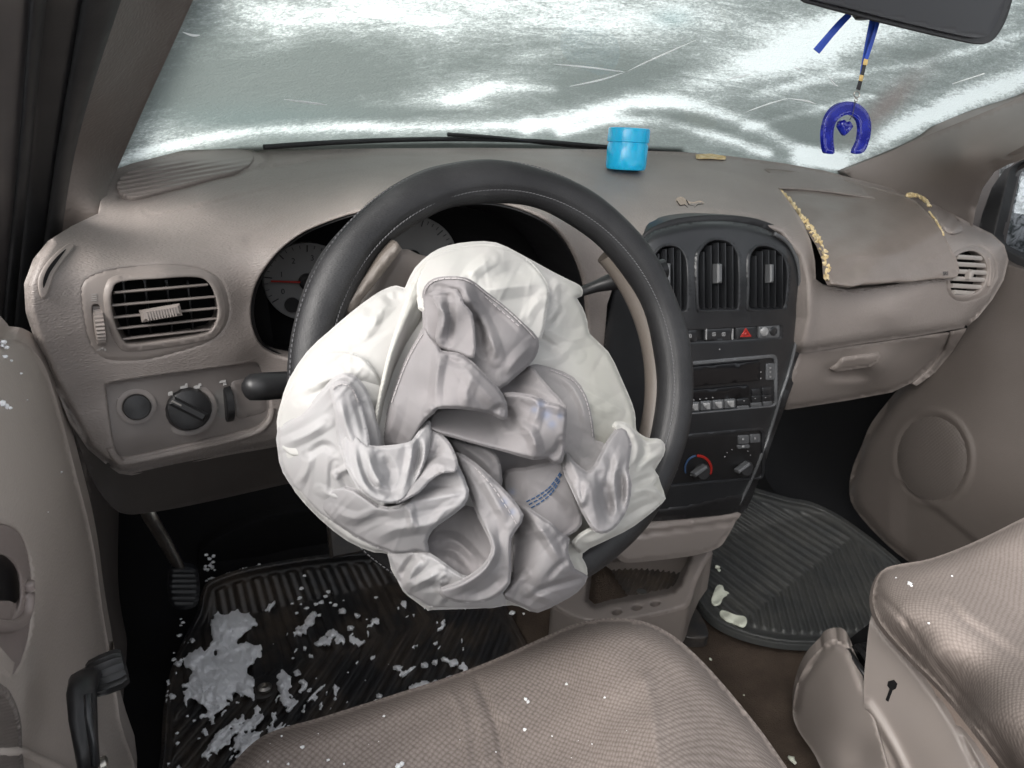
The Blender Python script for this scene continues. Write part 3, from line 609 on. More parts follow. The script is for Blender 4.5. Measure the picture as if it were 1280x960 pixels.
# thumbwheel
P = at(122, 403, float(D(np.array(122.), np.array(403.)))+.013)
lathe('thumbwheel', P-np.array([.004, 0, 0]), (1, .12, .0), [(.018, 0), (.0215, .001), (.0215, .008), (.018, .009)], m_trim, AV, seg=72, flute=36, fl_amp=.055)
mk = []
for k in range(4): mk.append(boxgeo(at(116, 368+k*2.6, float(D(np.array(116.), np.array(370.)))-.0008), np.array([1., 0, 0]), np.array([0, .2, .98]), np.array([0, -.98, .2]), .0032, .0004, .0004))
for k in range(4): mk.append(boxgeo(at(127+(k-1.5)*3, 435+abs(k-1.5)*1.5, float(D(np.array(127.), np.array(435.)))-.0008), np.array([1., 0, 0]), np.array([0, .2, .98]), np.array([0, -.98, .2]), .0010, .0010, .0004))
tag(join_geo('vent_symbol', mk, m_greyprint, AV, False), kind='stuff')
# demister slot on the far left edge
relief('demister_slot', cr([(53, 372), (49, 352), (56, 335), (70, 319), (86, 307), (90, 309), (78, 324), (66, 342), (60, 360)], 4), lambda x, y: D(x, y)-.004, m_trim, DB, step=3, holes=[] if True else [cr([(55, 362), (55, 350), (62, 336), (74, 321), (82, 314), (73, 329), (64, 344)], 4)], back=(0, .004, 0), backhole=(0, .004, 0))
relief('demister_gap', cr([(54.5, 360), (54, 350), (60, 335), (72, 320), (83, 311), (74, 324), (63, 340), (58, 352)], 4), lambda x, y: D(x, y)-.0052, m_blackmat, DB, step=4, skirt=False)
# ---- light switch panel
m_swp = M('switch_panel_plastic', (.195, .175, .165), .42, .45, grain=('n', 1200, .12, .0004), dirt=(9, .4, (.16, .14, .13)))
LP = relief('light_panel', lp, D, m_swp, DB, step=4, off=.007, back=(0, .01, 0), rnd=[(4, -.002)])
lp_ = cr([(138, 560), (146, 573), (160, 577), (220, 565), (290, 549), (322, 539), (336, 526), (340, 510)], 6, False)
tube('panel_lip', at(lp_[:, 0], lp_[:, 1], D(lp_[:, 0], lp_[:, 1])-.0005), .0036, m_dash, DB, seg=12)
inset = rq(np.array([(288, 477), (325, 470), (333, 514), (296, 524)], float), 8)
relief('panel_step', inset, D, m_swp, LP, step=4, off=.0045, back=(0, .003, 0), rnd=[(3, .002)])
kn = np.array([.10, -.97, .22])
def Dp(x, y, o=0.): return at(float(x), float(y), float(D(np.array(float(x)), np.array(float(y))))+o)
for (x, y, r) in ((170.5, 508, .0145), (235, 511, .0245)):
    lathe('knob_ring', Dp(x, y, .0075), kn, [(r+.003, 0), (r+.003, .003), (r, .004), (r-.002, .0035)], m_swp, LP, seg=40)
K1 = lathe('dimmer_knob', Dp(170.5, 508, .006), kn, [(.0125, 0), (.0125, .007), (.0115, .009), (.004, .0105), (.001, .0105)], m_black, LP)
K2 = lathe('headlight_knob', Dp(235, 511, .006), kn, [(.0225, 0), (.0225, .004), (.0205, .012), (.019, .013), (.001, .0135)], m_black, LP, seg=48, flute=16, fl_amp=.02)
a, b, n = frame(kn); ca = math.cos(.65); sa = math.sin(.65); u = a*ca-b*sa; v = a*sa+b*ca
block('knob_grip', Dp(235, 511, -.009), u, v, n, .0185, .0048, .0065, mat=m_black, parent=LP, bev=.5)
block('knob_pointer', Dp(235, 511, -.009)-u*.013+n*.0068, u, v, n, .005, .0009, .0005, mat=m_greyprint, parent=LP)
lathe('thumbwheel', Dp(283, 503, .013)-np.array([.004, 0, 0]), (1, .15, 0), [(.018, 0), (.021, .001), (.021, .0075), (.018, .0085)], m_black, LP, seg=60, flute=30, fl_amp=.03)
relief('wheel_slot', rq(np.array([(267, 488), (288, 483), (292, 519), (272, 524)], float), 7), D, m_greyprint, LP, step=4, off=.0066, back=(0, .003, 0), skirt=False)
mk = []
def dot(x, y, sx, sy, o=.0062): mk.append(boxgeo(Dp(x, y, o), np.array([1., 0, .1]), np.array([0, .2, .98]), np.array([0, -.98, .2]), sx, sy, .0003))
for (x, y, sx, sy) in ((213, 492, .0022, .002), (229, 484, .003, .0014), (233, 482, .0012, .0022), (246, 484, .003, .0018), (250, 481, .0014, .0014), (258, 492, .0012, .0012), (150, 498, .002, .0006), (152, 517, .0008, .0024), (154, 523, .0012, .0004), (278, 477, .0035, .0012), (281, 480, .0018, .0014), (267, 505, .0008, .0025), (290, 545, .001, .0003)): dot(x, y, sx, sy)
tag(join_geo('switch_symbol', mk, m_white, LP, False), kind='stuff')
# lower knee panel under the steering column and the hem below the dash, coloured dark as the shaded underside
m_knee = M('shaded_knee_plastic', (.06, .052, .048), .55, .3, dirt=(6, .5, (.09, .08, .07)))
relief('knee_panel', cr([(92, 530), (110, 550), (150, 575), (220, 565), (340, 545), (430, 540), (430, 590), (360, 604), (262, 626), (200, 638), (158, 642), (136, 628), (112, 590)], 4), lambda x, y: D(x, np.minimum(y, 570))+.025+.0009*np.clip(y-570, 0, 99), m_knee, DB, step=6, back=(0, .1, 0))
# ---- stray details on the vinyl: a torn scuff and a scrap of yellow foam
sc_ = cr([(846, 250), (852, 247), (858, 251), (866, 254), (874, 252), (880, 254), (879, 259), (872, 262), (864, 260), (858, 257), (850, 256)], 4)
relief('scuff', sc_, D, M('torn_vinyl', (.36, .30, .25), .7, .2, grain=('n', 500, 1, .001)), DB, step=2, off=-.0012, back=(0, .001, 0), disp=lambda A: -.0012*np.sin(A[:, 0]*1.1)*np.sin(A[:, 1]*1.7))
mk = []
for q in (((846, 251), (850, 257), (856, 256), (860, 260)), ((858, 250), (861, 256), (868, 258)), ((866, 262), (872, 256), (879, 255))):
    Pq = [Dp(x, y, -.0022) for x, y in q]
    for i in range(len(Pq)-1):
        d = Pq[i+1]-Pq[i]; Lh = np.linalg.norm(d)/2; d /= Lh*2; n = np.array([0, -.8, .6]); b = np.cross(n, d); mk.append(boxgeo((Pq[i]+Pq[i+1])/2, d, b, n, Lh, .0006, .0006))
tag(join_geo('crack', mk, m_blackmat, DB, False), kind='stuff')
relief('foam_scrap', [(873, 194), (890, 193), (907, 196), (907, 199), (890, 198), (874, 198)], D, m_foam, DB, step=2, off=-.012, back=(0, .006, 0))

# ---- torn airbag door
flap_out = [(958, 211), (983, 213), (1020, 220), (1067, 227), (1099, 236), (1128, 244), (1144, 251), (1156, 263), (1167, 276), (1178, 291), (1188, 310), (1196, 326), (1199, 338), (1196, 346),
            (1174, 347), (1155, 349), (1139, 351), (1120, 351), (1099, 353), (1080, 354), (1066, 357), (1055, 356), (1040, 354), (1035, 345), (1033, 322), (1026, 305), (1020, 296), (1013, 285), (1005, 274), (996, 262), (985, 249), (973, 236), (966, 226)]
DFl = TPS([(958, 211, .965), (983, 214, .975), (1020, 221, .965), (1067, 228, .945), (1099, 237, .915), (1128, 245, .885), (1145, 252, .86), (1000, 235, .915), (1000, 262, .83), (1020, 290, .775), (1034, 320, .735), (1037, 350, .704), (1080, 352, .700), (1139, 349, .714), (1190, 344, .722), (1195, 325, .735), (1178, 291, .77), (1160, 265, .82),
           (1080, 270, .84), (1100, 300, .765), (1120, 325, .735), (1060, 300, .765), (1050, 330, .725), (970, 230, .925), (1150, 320, .742)], 2e-4)
def dfl(A):
    x, y = A[:, 0], A[:, 1]
    return -.004*np.exp(-((y-(262+(x-1040)*.15))/5)**2)*np.exp(-((x-1050)/30)**2)+.003*np.exp(-(((x-1068)/12)**2+((y-338)/14)**2))-.003*np.exp(-(((x-1100)/50)**2+((y-318)/7)**2))+.0008*np.sin(x*.11+y*.2)
FL = relief('airbag_door', flap_out, DFl, m_flap, DB, step=3, disp=dfl, back=(0, .006, -.003), lip=.0012, rnd=[(5, .003, [(1055, 356), (1099, 353), (1174, 347), (1199, 338)])])
def ragged(name, path, dep, off, r0, r1, mat, par, back=.012):
    P = resample(cr(path, 5, False), 2.2, False); W = at(P[:, 0], P[:, 1], dep(P[:, 0], P[:, 1])+off); V = []; F = []; k = 7; n = len(W)
    for i in range(n):
        t = W[min(i+1, n-1)]-W[max(i-1, 0)]; t /= np.linalg.norm(t); a = np.cross([.1, -.9, .3], t); a /= np.linalg.norm(a); b = np.cross(t, a)
        for j in range(k):
            an = 2*np.pi*j/k; r = r0+(r1-r0)*random.random()**1.5
            if i in (0, n-1): r *= .3
            V.append(W[i]+a*r*math.cos(an)+b*r*.7*math.sin(an))
    for i in range(n-1):
        for j in range(k): m = (j+1) % k; F.append((i*k+j, i*k+m, (i+1)*k+m, (i+1)*k+j))
    return mesh(name, V, F, mat, par, False)
ragged('torn_foam', [(974, 238), (985, 249), (996, 263), (1006, 276), (1017, 291), (1026, 306), (1031, 320), (1034, 333), (1034, 350)], DFl, .003, .0022, .0095, m_foam, FL)
ragged('torn_foam', [(1132, 245), (1146, 244), (1156, 250), (1163, 258)], DFl, -.003, .003, .006, m_foam, FL)
ragged('torn_foam', [(1161, 264), (1170, 276), (1177, 288), (1180, 295)], DFl, .0, .0015, .004, m_foam, FL)
ragged('torn_foam', [(1036, 362), (1060, 365), (1085, 363), (1110, 358), (1150, 353), (1190, 349)], D, -.002, .0006, .0028, m_trim, FL)
# buckled corner of vinyl standing up right of the door
relief('torn_corner', cr([(1160, 250), (1170, 254), (1190, 266), (1205, 285), (1192, 292), (1180, 287), (1168, 272)], 3), lambda x, y: D(x, y)-.013-.0*(x), m_dash, FL, step=2.5, back=(0, .006, 0), rnd=[(8, .010)], disp=lambda A: .002*np.sin(A[:, 0]*.35+A[:, 1]*.2))

def text_geo(txt, size):
    c = bpy.data.curves.new('t', 'FONT'); c.body = txt; c.size = size; c.extrude = .0002; c.align_x = 'CENTER'; c.align_y = 'CENTER'
    o = bpy.data.objects.new('t', c); COL.objects.link(o); dg = bpy.context.evaluated_depsgraph_get(); me = bpy.data.meshes.new_from_object(o.evaluated_get(dg))
    V = np.array([v.co[:] for v in me.vertices]); F = [tuple(p.vertices) for p in me.polygons]; bpy.data.objects.remove(o); bpy.data.meshes.remove(me); return V, F
def put_text(name, txt, size, P, a, b, n, mat, par):
    V, F = text_geo(txt, size); W = P+V[:, :1]*a+V[:, 1:2]*b+V[:, 2:3]*n; return mesh(name, W, F, mat, par, False)
a = at(1190, 341, .735)-at(1174, 342, .735); a /= np.linalg.norm(a); n = np.array([-.2, -.93, .2]); n -= a*(n@a); n /= np.linalg.norm(n); b = np.cross(n, a)
put_text('lettering', 'SRS', .0085, at(1182, 342, .7195), a, b, n, m_bezel, FL)

# ---- passenger air vent
m_slat = M('light_vent_slat', (.30, .275, .255), .42, .5)
po = cr([(1187, 342), (1190, 326), (1199, 317), (1214, 313), (1227, 318), (1234, 330), (1235, 344), (1230, 358), (1220, 367), (1204, 370), (1190, 366)], 4)
PV = relief('air_vent', pv, D, m_trim, DB, step=2.5, off=-.003, holes=[po], back=(0, .01, 0), backhole=(0, .02, 0), rnd=[(3, .003)])
relief('vent_inside', po, lambda x, y: D(x, y)+.022, m_blackmat, PV, step=12, skirt=False)
for k, (y, x0, x1) in enumerate(((322, 1196, 1226), (331, 1192, 1231), (340, 1190, 1232), (349, 1189, 1231), (358, 1189, 1227), (366, 1192, 1219))):
    bar('vent_slat', (x0, y-1), (x1, y+1), Df, .004, .0036, .003, m_slat, PV)
block('vent_tab', Dp(1212, 343, -.003), np.array([.9, .25, .2])/np.linalg.norm([.9, .25, .2]), np.array([-.2, 0, .98]), np.array([.0, -1, 0.]), .008, .006, .005, mat=m_slat, parent=PV, bev=.4)
relief('thumbwheel', cr([(1237, 322), (1241, 328), (1243, 340), (1240, 353), (1236, 358), (1238, 345), (1238, 332)], 3), D, m_trim, PV, step=2, off=-.006, back=(0, .006, 0))

# ---- glove box, below the pad
DG = TPS([(1003, 440, .79), (1100, 427, .785), (1210, 410, .795), (985, 512, .815), (1080, 500, .87), (1180, 440, .84), (1000, 475, .79), (1100, 455, .785), (1175, 425, .79), (1140, 470, .85)], 1e-3)
GB = relief('glove_box', [(1000, 442), (1080, 431), (1150, 421), (1186, 416), (1178, 438), (1160, 462), (1140, 478), (1115, 490), (1060, 500), (982, 512), (985, 495), (992, 465)], DG, m_trimlow, DB, step=4, rnd=[(9, .012, [(1178, 438), (1160, 462), (1140, 478), (1115, 490), (1060, 500), (982, 512)])], back=(0, .03, -.004),
            disp=lambda A: .012*np.exp(-(((A[:, 0]-1060)/26)**4+((A[:, 1]-466)/9)**4))*1.0)
relief('glove_box_handle', [(1040, 461), (1051, 450), (1054, 447), (1098, 441), (1101, 444), (1097, 452), (1088, 458), (1046, 464)], DG, m_trimlow, GB, step=3, off=-.006, back=(0, .012, -.002), rnd=[(3, .004)])
relief('end_panel', [(1190, 415), (1208, 411), (1190, 440), (1168, 466), (1146, 482), (1142, 480), (1163, 462), (1182, 438)], DG, m_trimlow, DB, step=4, off=.004, back=(0, .05, 0))
relief('lower_edge', [(1003, 432), (1080, 424), (1150, 415), (1209, 406), (1209, 412), (1150, 422), (1080, 432), (1002, 443)], DG, m_blackmat, DB, step=5, off=.012, skirt=False)
# ------------------------------------------------------------------ centre panel
S = TPS([(905, 285, .745), (860, 290, .75), (960, 300, .752), (1000, 335, .757), (1002, 400, .768), (840, 350, .732), (897, 345, .728), (965, 350, .738), (800, 310, .76), (760, 400, .80), (790, 400, .76), (905, 420, .732), (960, 430, .742), (905, 490, .735), (965, 490, .748), (985, 470, .772), (820, 490, .745),
         (905, 560, .752), (950, 560, .765), (965, 545, .785), (870, 600, .775), (940, 605, .80), (862, 640, .79), (918, 640, .81), (790, 560, .78), (780, 640, .81)], 5e-4)
st_out = cr([(806, 296), (830, 284), (865, 277), (905, 276), (945, 282), (975, 296), (993, 315), (1001, 345), (1001, 380), (999, 410), (994, 440), (986, 470), (976, 500), (964, 540), (946, 590), (926, 632), (918, 643), (880, 648), (805, 656), (775, 655), (762, 600), (754, 520), (754, 440), (758, 380), (775, 335)], 4)
def vo_(cx, w0, w1, yt, yb, k):
    return cr([(cx-w0, yb-26), (cx-w0-.5, yt+32), (cx-w0+2, yt+16), (cx-w0*.5, yt+3), (cx, yt), (cx+w1*.55, yt+4), (cx+w1-2, yt+17), (cx+w1, yt+34), (cx+w1, yb-26), (cx+w1-1, yb-5), (cx+w1-5, yb), (cx, yb+.5), (cx-w0+5, yb+1), (cx-w0+1, yb-4)], 3)
vA = vo_(838, 24, 22, 306, 390, 0); vB = vo_(898, 26, 26, 299, 388, 0); vC = cr([(936, 360), (936, 330), (938, 317), (946, 308), (958, 307), (972, 313), (982, 326), (985, 345), (983, 370), (981, 383), (976, 387), (955, 388), (939, 388), (935, 382)], 3)
sw = rect(812, 414, 976, 432, 2.5, -.055)
rd = rect(812, 459, 970, 521, 7, -.09)
cl = rect(812, 549, 954, 610, 7, -.09)
ST = relief('centre_panel', st_out, S, m_bezel, DB, step=3.2, holes=[vA, vB, vC, sw, rd, cl], back=(0, .05, 0), backhole=(0, .03, 0), lip=.003, rnd=[(12, .013)])
relief('panel_surround', cr([(800, 300), (830, 279), (866, 271.5), (905, 270), (948, 275), (983, 291), (1004, 318), (1010, 350), (1010, 395), (1002, 434), (994, 470), (980, 510), (966, 548), (948, 600), (924, 644), (860, 652), (800, 662), (764, 660), (750, 560), (748, 440), (752, 370)], 4), lambda x, y: S(x, y)+.012, m_black, DB, step=8, holes=[st_out], back=(0, .06, 0))
relief('panel_void', st_out, lambda x, y: S(x, y)+.03, m_blackmat, ST, step=12, skirt=False)
eb = cr([(968, 292), (984, 303), (995, 322), (999.5, 345), (999, 380), (997, 410), (992, 440), (984, 470), (974, 500), (962, 540), (944, 588), (924, 630)], 5, False)
tube('panel_edge', at(eb[:, 0], eb[:, 1], S(eb[:, 0], eb[:, 1])+.001), .0028, m_knobgrey, ST, seg=10)
Sf = lambda x, y: S(x, y)
def Sp(x, y, o=0.): return at(float(x), float(y), float(S(np.array(float(x)), np.array(float(y))))+o)
sn = np.array([-.05, -.97, .2])
def xdir(x, y, k=0.): a = Sp(x+8, y+8*k)-Sp(x, y); return a/np.linalg.norm(a)
for vv, xs, yt, yb, tx in ((vA, (820, 829, 838, 847, 855), 310, 386, 832), (vB, (876, 885, 894, 903, 912), 303, 386, 897), (vC, (941, 949, 957, 965, 974), 312, 384, 962)):
    cx = vv[:, 0].mean(); cy = vv[:, 1].mean(); ring = np.c_[cx+(vv[:, 0]-cx)*1.16, cy+(vv[:, 1]-cy)*1.06]
    V_ = relief('air_vent', ring, S, m_bezel, DB, step=3, off=-.0022, holes=[vv], back=(0, .004, 0), backhole=(0, .02, 0), rnd=[(4, .003)])
    for x in xs:
        e = abs(x-cx)/24; bar('vent_slat', (x, yt+14*e*e), (x+.5, yb), Sf, .005, .0011, .006, m_bezel, V_)
    for y in (330, 350, 370): bar('rear_slat', (xs[0]-3, y), (xs[-1]+3, y-3), Sf, .02, .001, .004, m_black, V_)
    block('vent_tab', Sp(tx, 342, -.003), xdir(tx, 342), np.array([0, .2, .98]), sn, .0042, .0125, .006, mat=m_knobgrey, parent=V_, bev=.5)
# row of switches
relief('switch_row', sw, S, m_black, ST, step=5, off=.006, skirt=False)
for (x0, x1, kind) in ((812, 839, 'v'), (841, 871, 'd'), (881, 916, 'w'), (920, 945, 'h'), (949, 974, 'r')):
    yy = 415.5-.055*(x0-812); R_ = rect(x0, yy, x1, yy+14.5, 2, -.055)
    b_ = relief('switch', R_, S, m_bezel if kind != 'r' else m_knobgrey, DB, step=4, off=-.0005, back=(0, .006, 0), rnd=[(1.6, .0012)])
    cx = (x0+x1)/2; cy = yy+7-.055*(cx-x0)
    if kind == 'h':
        tri = [(cx-7, cy+5.5), (cx, cy-6), (cx+7, cy+5)]; tri2 = [(cx-3.4, cy+3.4), (cx, cy-2.2), (cx+3.4, cy+3.2)]
        relief('hazard_triangle', tri, S, m_red, b_, step=2, off=-.0014, holes=[tri2], back=(0, .0006, 0), lip=.0001)
        relief('hazard_triangle', [(cx-2.2, cy+2.6), (cx, cy-1.1), (cx+2.2, cy+2.4)], S, m_red, b_, step=2, off=-.0014, back=(0, .0006, 0), lip=.0001)
    elif kind == 'r':
        for q in (-6, 5): relief('socket', ell(cx+q, cy-.2*q*.2, 4.6, 5, 16), S, m_litecap if q < 0 else m_bezel, b_, step=2, off=-.0028, back=(0, .002, 0), rnd=[(3, .002)])
    else:
        mk = []
        for q in ((-6, 6) if kind != 'v' else (0,)):
            P0 = Sp(cx+q, cy, -.0009); u = xdir(cx, cy)
            for (dx, dz, hx, hz) in ((0, .0022, .0028, .0004), (0, -.0022, .0028, .0004), (-.0026, 0, .0004, .0024), (.0026, 0, .0004, .0024), (0, 0, .0008, .0012)): mk.append(boxgeo(P0+u*dx+np.array([0, 0, dz]), u, np.array([0, .2, .98]), sn, hx, hz, .0002))
        if kind == 'w':
            for q in (-16, 17): mk.append(boxgeo(Sp(cx+q, cy, -.001), xdir(cx, cy), np.array([0, .2, .98]), sn, .0008, .0075, .0012))
        tag(join_geo('switch_symbol', mk, m_litecap, b_, False), kind='stuff')
lathe('warning_lamp', Sp(899, 436.5, .001), sn, [(.0012, 0), (.0012, .001), (.0004, .0014)], m_litecap, ST, seg=10)
# radio
RD = relief('radio', rd, S, m_black, DB, step=4, off=.003, back=(0, .02, 0), rnd=[(3, .002)])
relief('radio_bevel', rect(810.5, 457.5, 971.5, 522.5, 8, -.09), S, m_knobgrey, RD, step=3, off=-.001, holes=[rect(812.5, 460.5, 969.0, 521.5, 7, -.09)], back=(0, .004, 0), backhole=(0, .006, 0), lip=.0008)
relief('display', rect(815, 464, 950, 487, 2, -.09), S, m_gloss, RD, step=5, off=-.0005, back=(0, .003, 0))
relief('cassette_slot', rect(846, 490.5, 936, 503, 2, -.09), S, m_gloss, RD, step=5, off=-.0005, back=(0, .003, 0))
relief('slot_door', rect(850, 493.5, 912, 498, 1, -.09), S, m_black, RD, step=4, off=.0, back=(0, .003, 0))
def btn(x0, y0, x1, y1, mat, off=-.001, nm='button', par=None, r=1.6):
    return relief(nm, rect(x0, y0, x1, y1, r, -.07), S, mat, par or RD, step=4, off=off, back=(0, .004, 0), rnd=[(1.6, .0014)], lip=.0004)
for k in range(7):
    x0 = 816+k*15.0; y0 = 507.5-.09*(x0-816); B_ = btn(x0, y0, x0+13.2, y0+11, m_knobgrey, -.003)
    relief('button_face', [(x0+3, y0+2), (x0+11.5, y0+1.2), (x0+11.5, y0+9), (x0+8, y0+9.4), (x0+4.5, y0+6)], S, m_litecap, RD, step=3, off=-.0038, back=(0, .0008, 0), lip=.0001)
for (x0, y0, x1, y1, mt) in ((921, 497, 936, 504, m_bezel), (922, 506, 936, 509, m_knobgrey), (940, 485, 950, 492, m_bezel), (953, 483, 965, 491, m_bezel), (940, 493, 951, 501, m_bezel), (953, 492, 965, 500, m_bezel), (939, 502, 952, 507, m_knobgrey), (954, 500, 965, 506, m_knobgrey), (816, 491, 826, 498, m_bezel), (829, 490, 842, 498, m_bezel), (816, 499, 840, 504, m_bezel), (958, 453, 968, 473, m_knobgrey)):
    btn(x0, y0+2, x1, y1+2, mt)
mk = []
for (x, y, s) in ((951, 464, .0012), (951, 472, .0012), (963, 459, .002), (963, 464, .0018), (963, 470, .0022), (944, 497, .001), (957, 496, .001), (930, 500, .001), (821, 496, .0008), (836, 495, .0012), (867, 499, .001), (875, 498, .001), (883, 497, .001), (891, 496, .001)):
    mk.append(boxgeo(Sp(x, y+1, -.0026), xdir(x, y), np.array([0, .2, .98]), sn, s*1.4, s*.6, .0002))
tag(join_geo('button_print', mk, m_litecap, RD, False), kind='stuff')
# climate control
CC = relief('climate_control', cl, S, m_black, DB, step=4, off=.003, back=(0, .02, 0), rnd=[(3, .002)])
relief('climate_bevel', rect(810.5, 547.5, 955.5, 611, 8, -.09), S, m_bezel, CC, step=3, off=-.001, holes=[rect(812.5, 550, 953.0, 610, 7, -.09)], back=(0, .004, 0), backhole=(0, .006, 0), lip=.0008)
for (x0, y0, x1, y1) in ((923, 545, 936, 555), (938, 543.5, 950, 553.5), (922, 557, 937, 561)): btn(x0, y0, x1, y1, m_knobgrey, -.001, par=CC)
mk = []
for (x, y, s) in ((929, 549, .0026), (944, 548, .0026), (929, 558, .003), (906, 571, .0012), (909, 566, .001), (915, 562, .001), (935, 564, .0012), (938, 569, .001), (864, 594, .0018)):
    mk.append(boxgeo(Sp(x, y, -.0028), xdir(x, y), np.array([0, .2, .98]), sn, s*1.1, s*.6, .0002))
tag(join_geo('climate_print', mk, m_litecap, CC, False), kind='stuff')
def arc(cx, cy, r, a0, a1, wd, mat, nm):
    t = np.radians(np.linspace(a0, a1, 16)); o_ = np.stack([cx+r*np.cos(t), cy-r*np.sin(t)], 1); i_ = np.stack([cx+(r-wd)*np.cos(t), cy-(r-wd)*np.sin(t)], 1)
    relief(nm, np.r_[o_, i_[::-1]], S, mat, CC, step=2, off=.001, back=(0, .0006, 0), lip=.0001)
m_blue = M('blue_print', (.03, .06, .12), .4, .4)
arc(873, 586, 17.5, -25, 95, 3, m_red, 'heat_arc'); arc(873, 586, 17.5, 100, 200, 2, m_blue, 'cool_arc')
for (x, y) in ((874, 588), (928, 584), (826, 592)):
    K = lathe('climate_knob', Sp(x, y, .003), sn, [(.0145, 0), (.0145, .004), (.0125, .011), (.0115, .012), (.001, .0125)], m_black, CC, seg=40, flute=20, fl_amp=.03)
    a, b, n = frame(sn); u = a*.9+b*.43; v = np.cross(n, u); block('knob_grip', Sp(x, y, -.010), u, v, n, .0125, .0028, .006, mat=m_knobgrey, parent=CC, bev=.5)
# lower black lip + bin and floor tray
relief('ash_tray_cover', cr([(772, 640), (800, 637), (860, 630), (915, 618), (930, 622), (922, 639), (870, 646), (800, 653), (770, 654)], 3), S, m_black, ST, step=4, off=-.002, back=(0, .01, 0), rnd=[(4, .004)])
BN = TPS([(800, 659, .80), (922, 640, .815), (899, 682, .825), (785, 702, .81), (850, 670, .795), (760, 680, .82)], 1e-3)
BI = relief('storage_bin', cr([(765, 662), (798, 657), (860, 650), (922, 641), (919, 652), (908, 672), (898, 684), (872, 693), (830, 699), (788, 703), (776, 700), (770, 690)], 3), BN, m_trim, DB, step=4, back=(0, .05, 0), rnd=[(4, .006)],
            disp=lambda A: .006*np.exp(-((A[:, 1]-(668-(A[:, 0]-800)*.13))/2)**2)-.003*(A[:, 1] < 667-(A[:, 0]-800)*.13))
CT = thing('floor_tray', 'low taupe cup tray between the mats with three round holes in its rim', 'tray', (.08, .92, .1))
tz = TPS([(885, 688, .17), (870, 728, .135), (860, 757, .12), (800, 772, .112), (735, 778, .11), (694, 760, .11), (760, 700, .12), (730, 730, .12), (830, 690, .14), (800, 730, .12)], 1e-3)
tout = [(888, 686), (880, 705), (869, 730), (862, 752), (848, 762), (779, 777), (735, 778), (700, 764), (690, 750), (720, 715), (760, 690), (830, 684)]
def dtray(A):
    ins = [(735, 715), (750, 700), (830, 690), (868, 688), (862, 705), (852, 732), (842, 742), (800, 750), (765, 755), (742, 762), (730, 752)]
    d = dist(A, ins); m = inside(A, np.array(ins, float)); rib = np.where((A[:, 0] < 815), .0022*np.sin((A[:, 0]*.9+A[:, 1]*.25)*.9), 0)
    return np.where(m, -.05*np.clip(d/8, 0, 1)+rib*np.clip(d/9, 0, 1), 0)
holes = [ell(771, 765, 7.5, 4.6, 20, -.15), ell(796, 759.5, 7.5, 4.4, 20, -.15), ell(819, 754.5, 7.5, 4.2, 20, -.15)]
relief('tray', cr(tout, 3), tz, m_trimlow, CT, ax='Z', step=3, disp=dtray, holes=holes, back=(0, 0, -.08), backhole=(0, 0, -.02), rnd=[(4, -.006)])
lathe('coin', at(802, 740, .112, 'Z'), (0, 0, 1), [(.009, 0), (.009, .0018), (.001, .0018)], m_chrome, CT)
relief('rubber_pad', cr([(744, 756), (738, 735), (755, 704), (800, 697), (850, 695), (848, 722), (836, 740), (790, 751)], 3), lambda x, y: tz(x, y)-.046, m_rubber, CT, ax='Z', step=2.6, disp=lambda A: .003*np.sin((A[:, 0]*.95+A[:, 1]*.4)*.95), back=(0, 0, -.002))

# ------------------------------------------------------------------ instrument cluster
IC = relief('instrument_cluster', np.c_[520+(clus[:, 0]-520)*1.06, 360+(clus[:, 1]-360)*1.08], .875, m_blackmat, DB, step=12, skirt=False)
hood = relief('cluster_shroud', clus, D, m_black, IC, step=5, off=.012, holes=[np.c_[522+(clus[:, 0]-522)*.975, 362+(clus[:, 1]-362)*.965]], back=(0, .01, 0), backhole=(0, .09, -.01), skirt=True)
# the lit rim of the hood seen through the wheel
def gauge(cx, cy, rx, ry, nt_, a0, a1, needle, Y=.862):
    g_ = relief('gauge', ell(cx, cy, rx, ry, 48), Y, m_gauge, DB, step=5, back=(0, .01, 0), lip=.0005)
    c = at(cx, cy, Y-.001); ux = at(cx+rx, cy, Y-.001)-c; uy = at(cx, cy-ry, Y-.001)-c; mk = []
    for k in range(nt_):
        t = rad(a0+(a1-a0)*k/(nt_-1)); big = k % 4 == 0; r0 = .78 if big else .86
        d = ux*math.cos(t)+uy*math.sin(t); Ld = np.linalg.norm(d); dn = d/Ld; b = np.cross([0, -1, 0], dn); b /= np.linalg.norm(b)
        mk.append(boxgeo(c+d*(r0+.95)/2, dn, b, np.array([0, -1., 0]), Ld*(.95-r0)/2, .0007 if big else .0004, .0003))
    tag(join_geo('gauge_tick', mk, m_black, g_, False), kind='stuff')
    lathe('gauge_hub', c, (0, -1, 0), [(.010, 0), (.010, .005), (.007, .007)], m_black, g_, seg=24)
    if needle is not None:
        t = rad(needle); d = ux*math.cos(t)+uy*math.sin(t); Ld = np.linalg.norm(d); dn = d/Ld; b = np.cross([0, -1, 0], dn)
        block('needle', c+d*.40+np.array([0, -.005, 0]), dn, b, np.array([0, -1., 0]), Ld*.42, .0011, .0006, mat=m_red, parent=g_, bev=.3)
    return g_
gauge(384, 352, 54, 48, 25, 215, -35, 178); gauge(515, 322, 56, 52, 37, 225, -45, None)
lathe('warning_disc', at(365, 381, .858), (0, -1, 0), [(.009, 0), (.009, .002)], m_black, IC, seg=20)
c0 = at(384, 352, .859); mk = []
for k, s in enumerate(('0', '1', '2', '3', '4', '5')):
    t = rad(205-k*42); P0 = at(384+54*.62*math.cos(t), 352-48*.62*math.sin(t), .8605); V, F = text_geo(s, .009); mk.append((P0+V[:, :1]*np.array([1, 0, 0])+V[:, 1:2]*np.array([0, 0, 1.])+V[:, 2:]*np.array([0, -1., 0]), F))
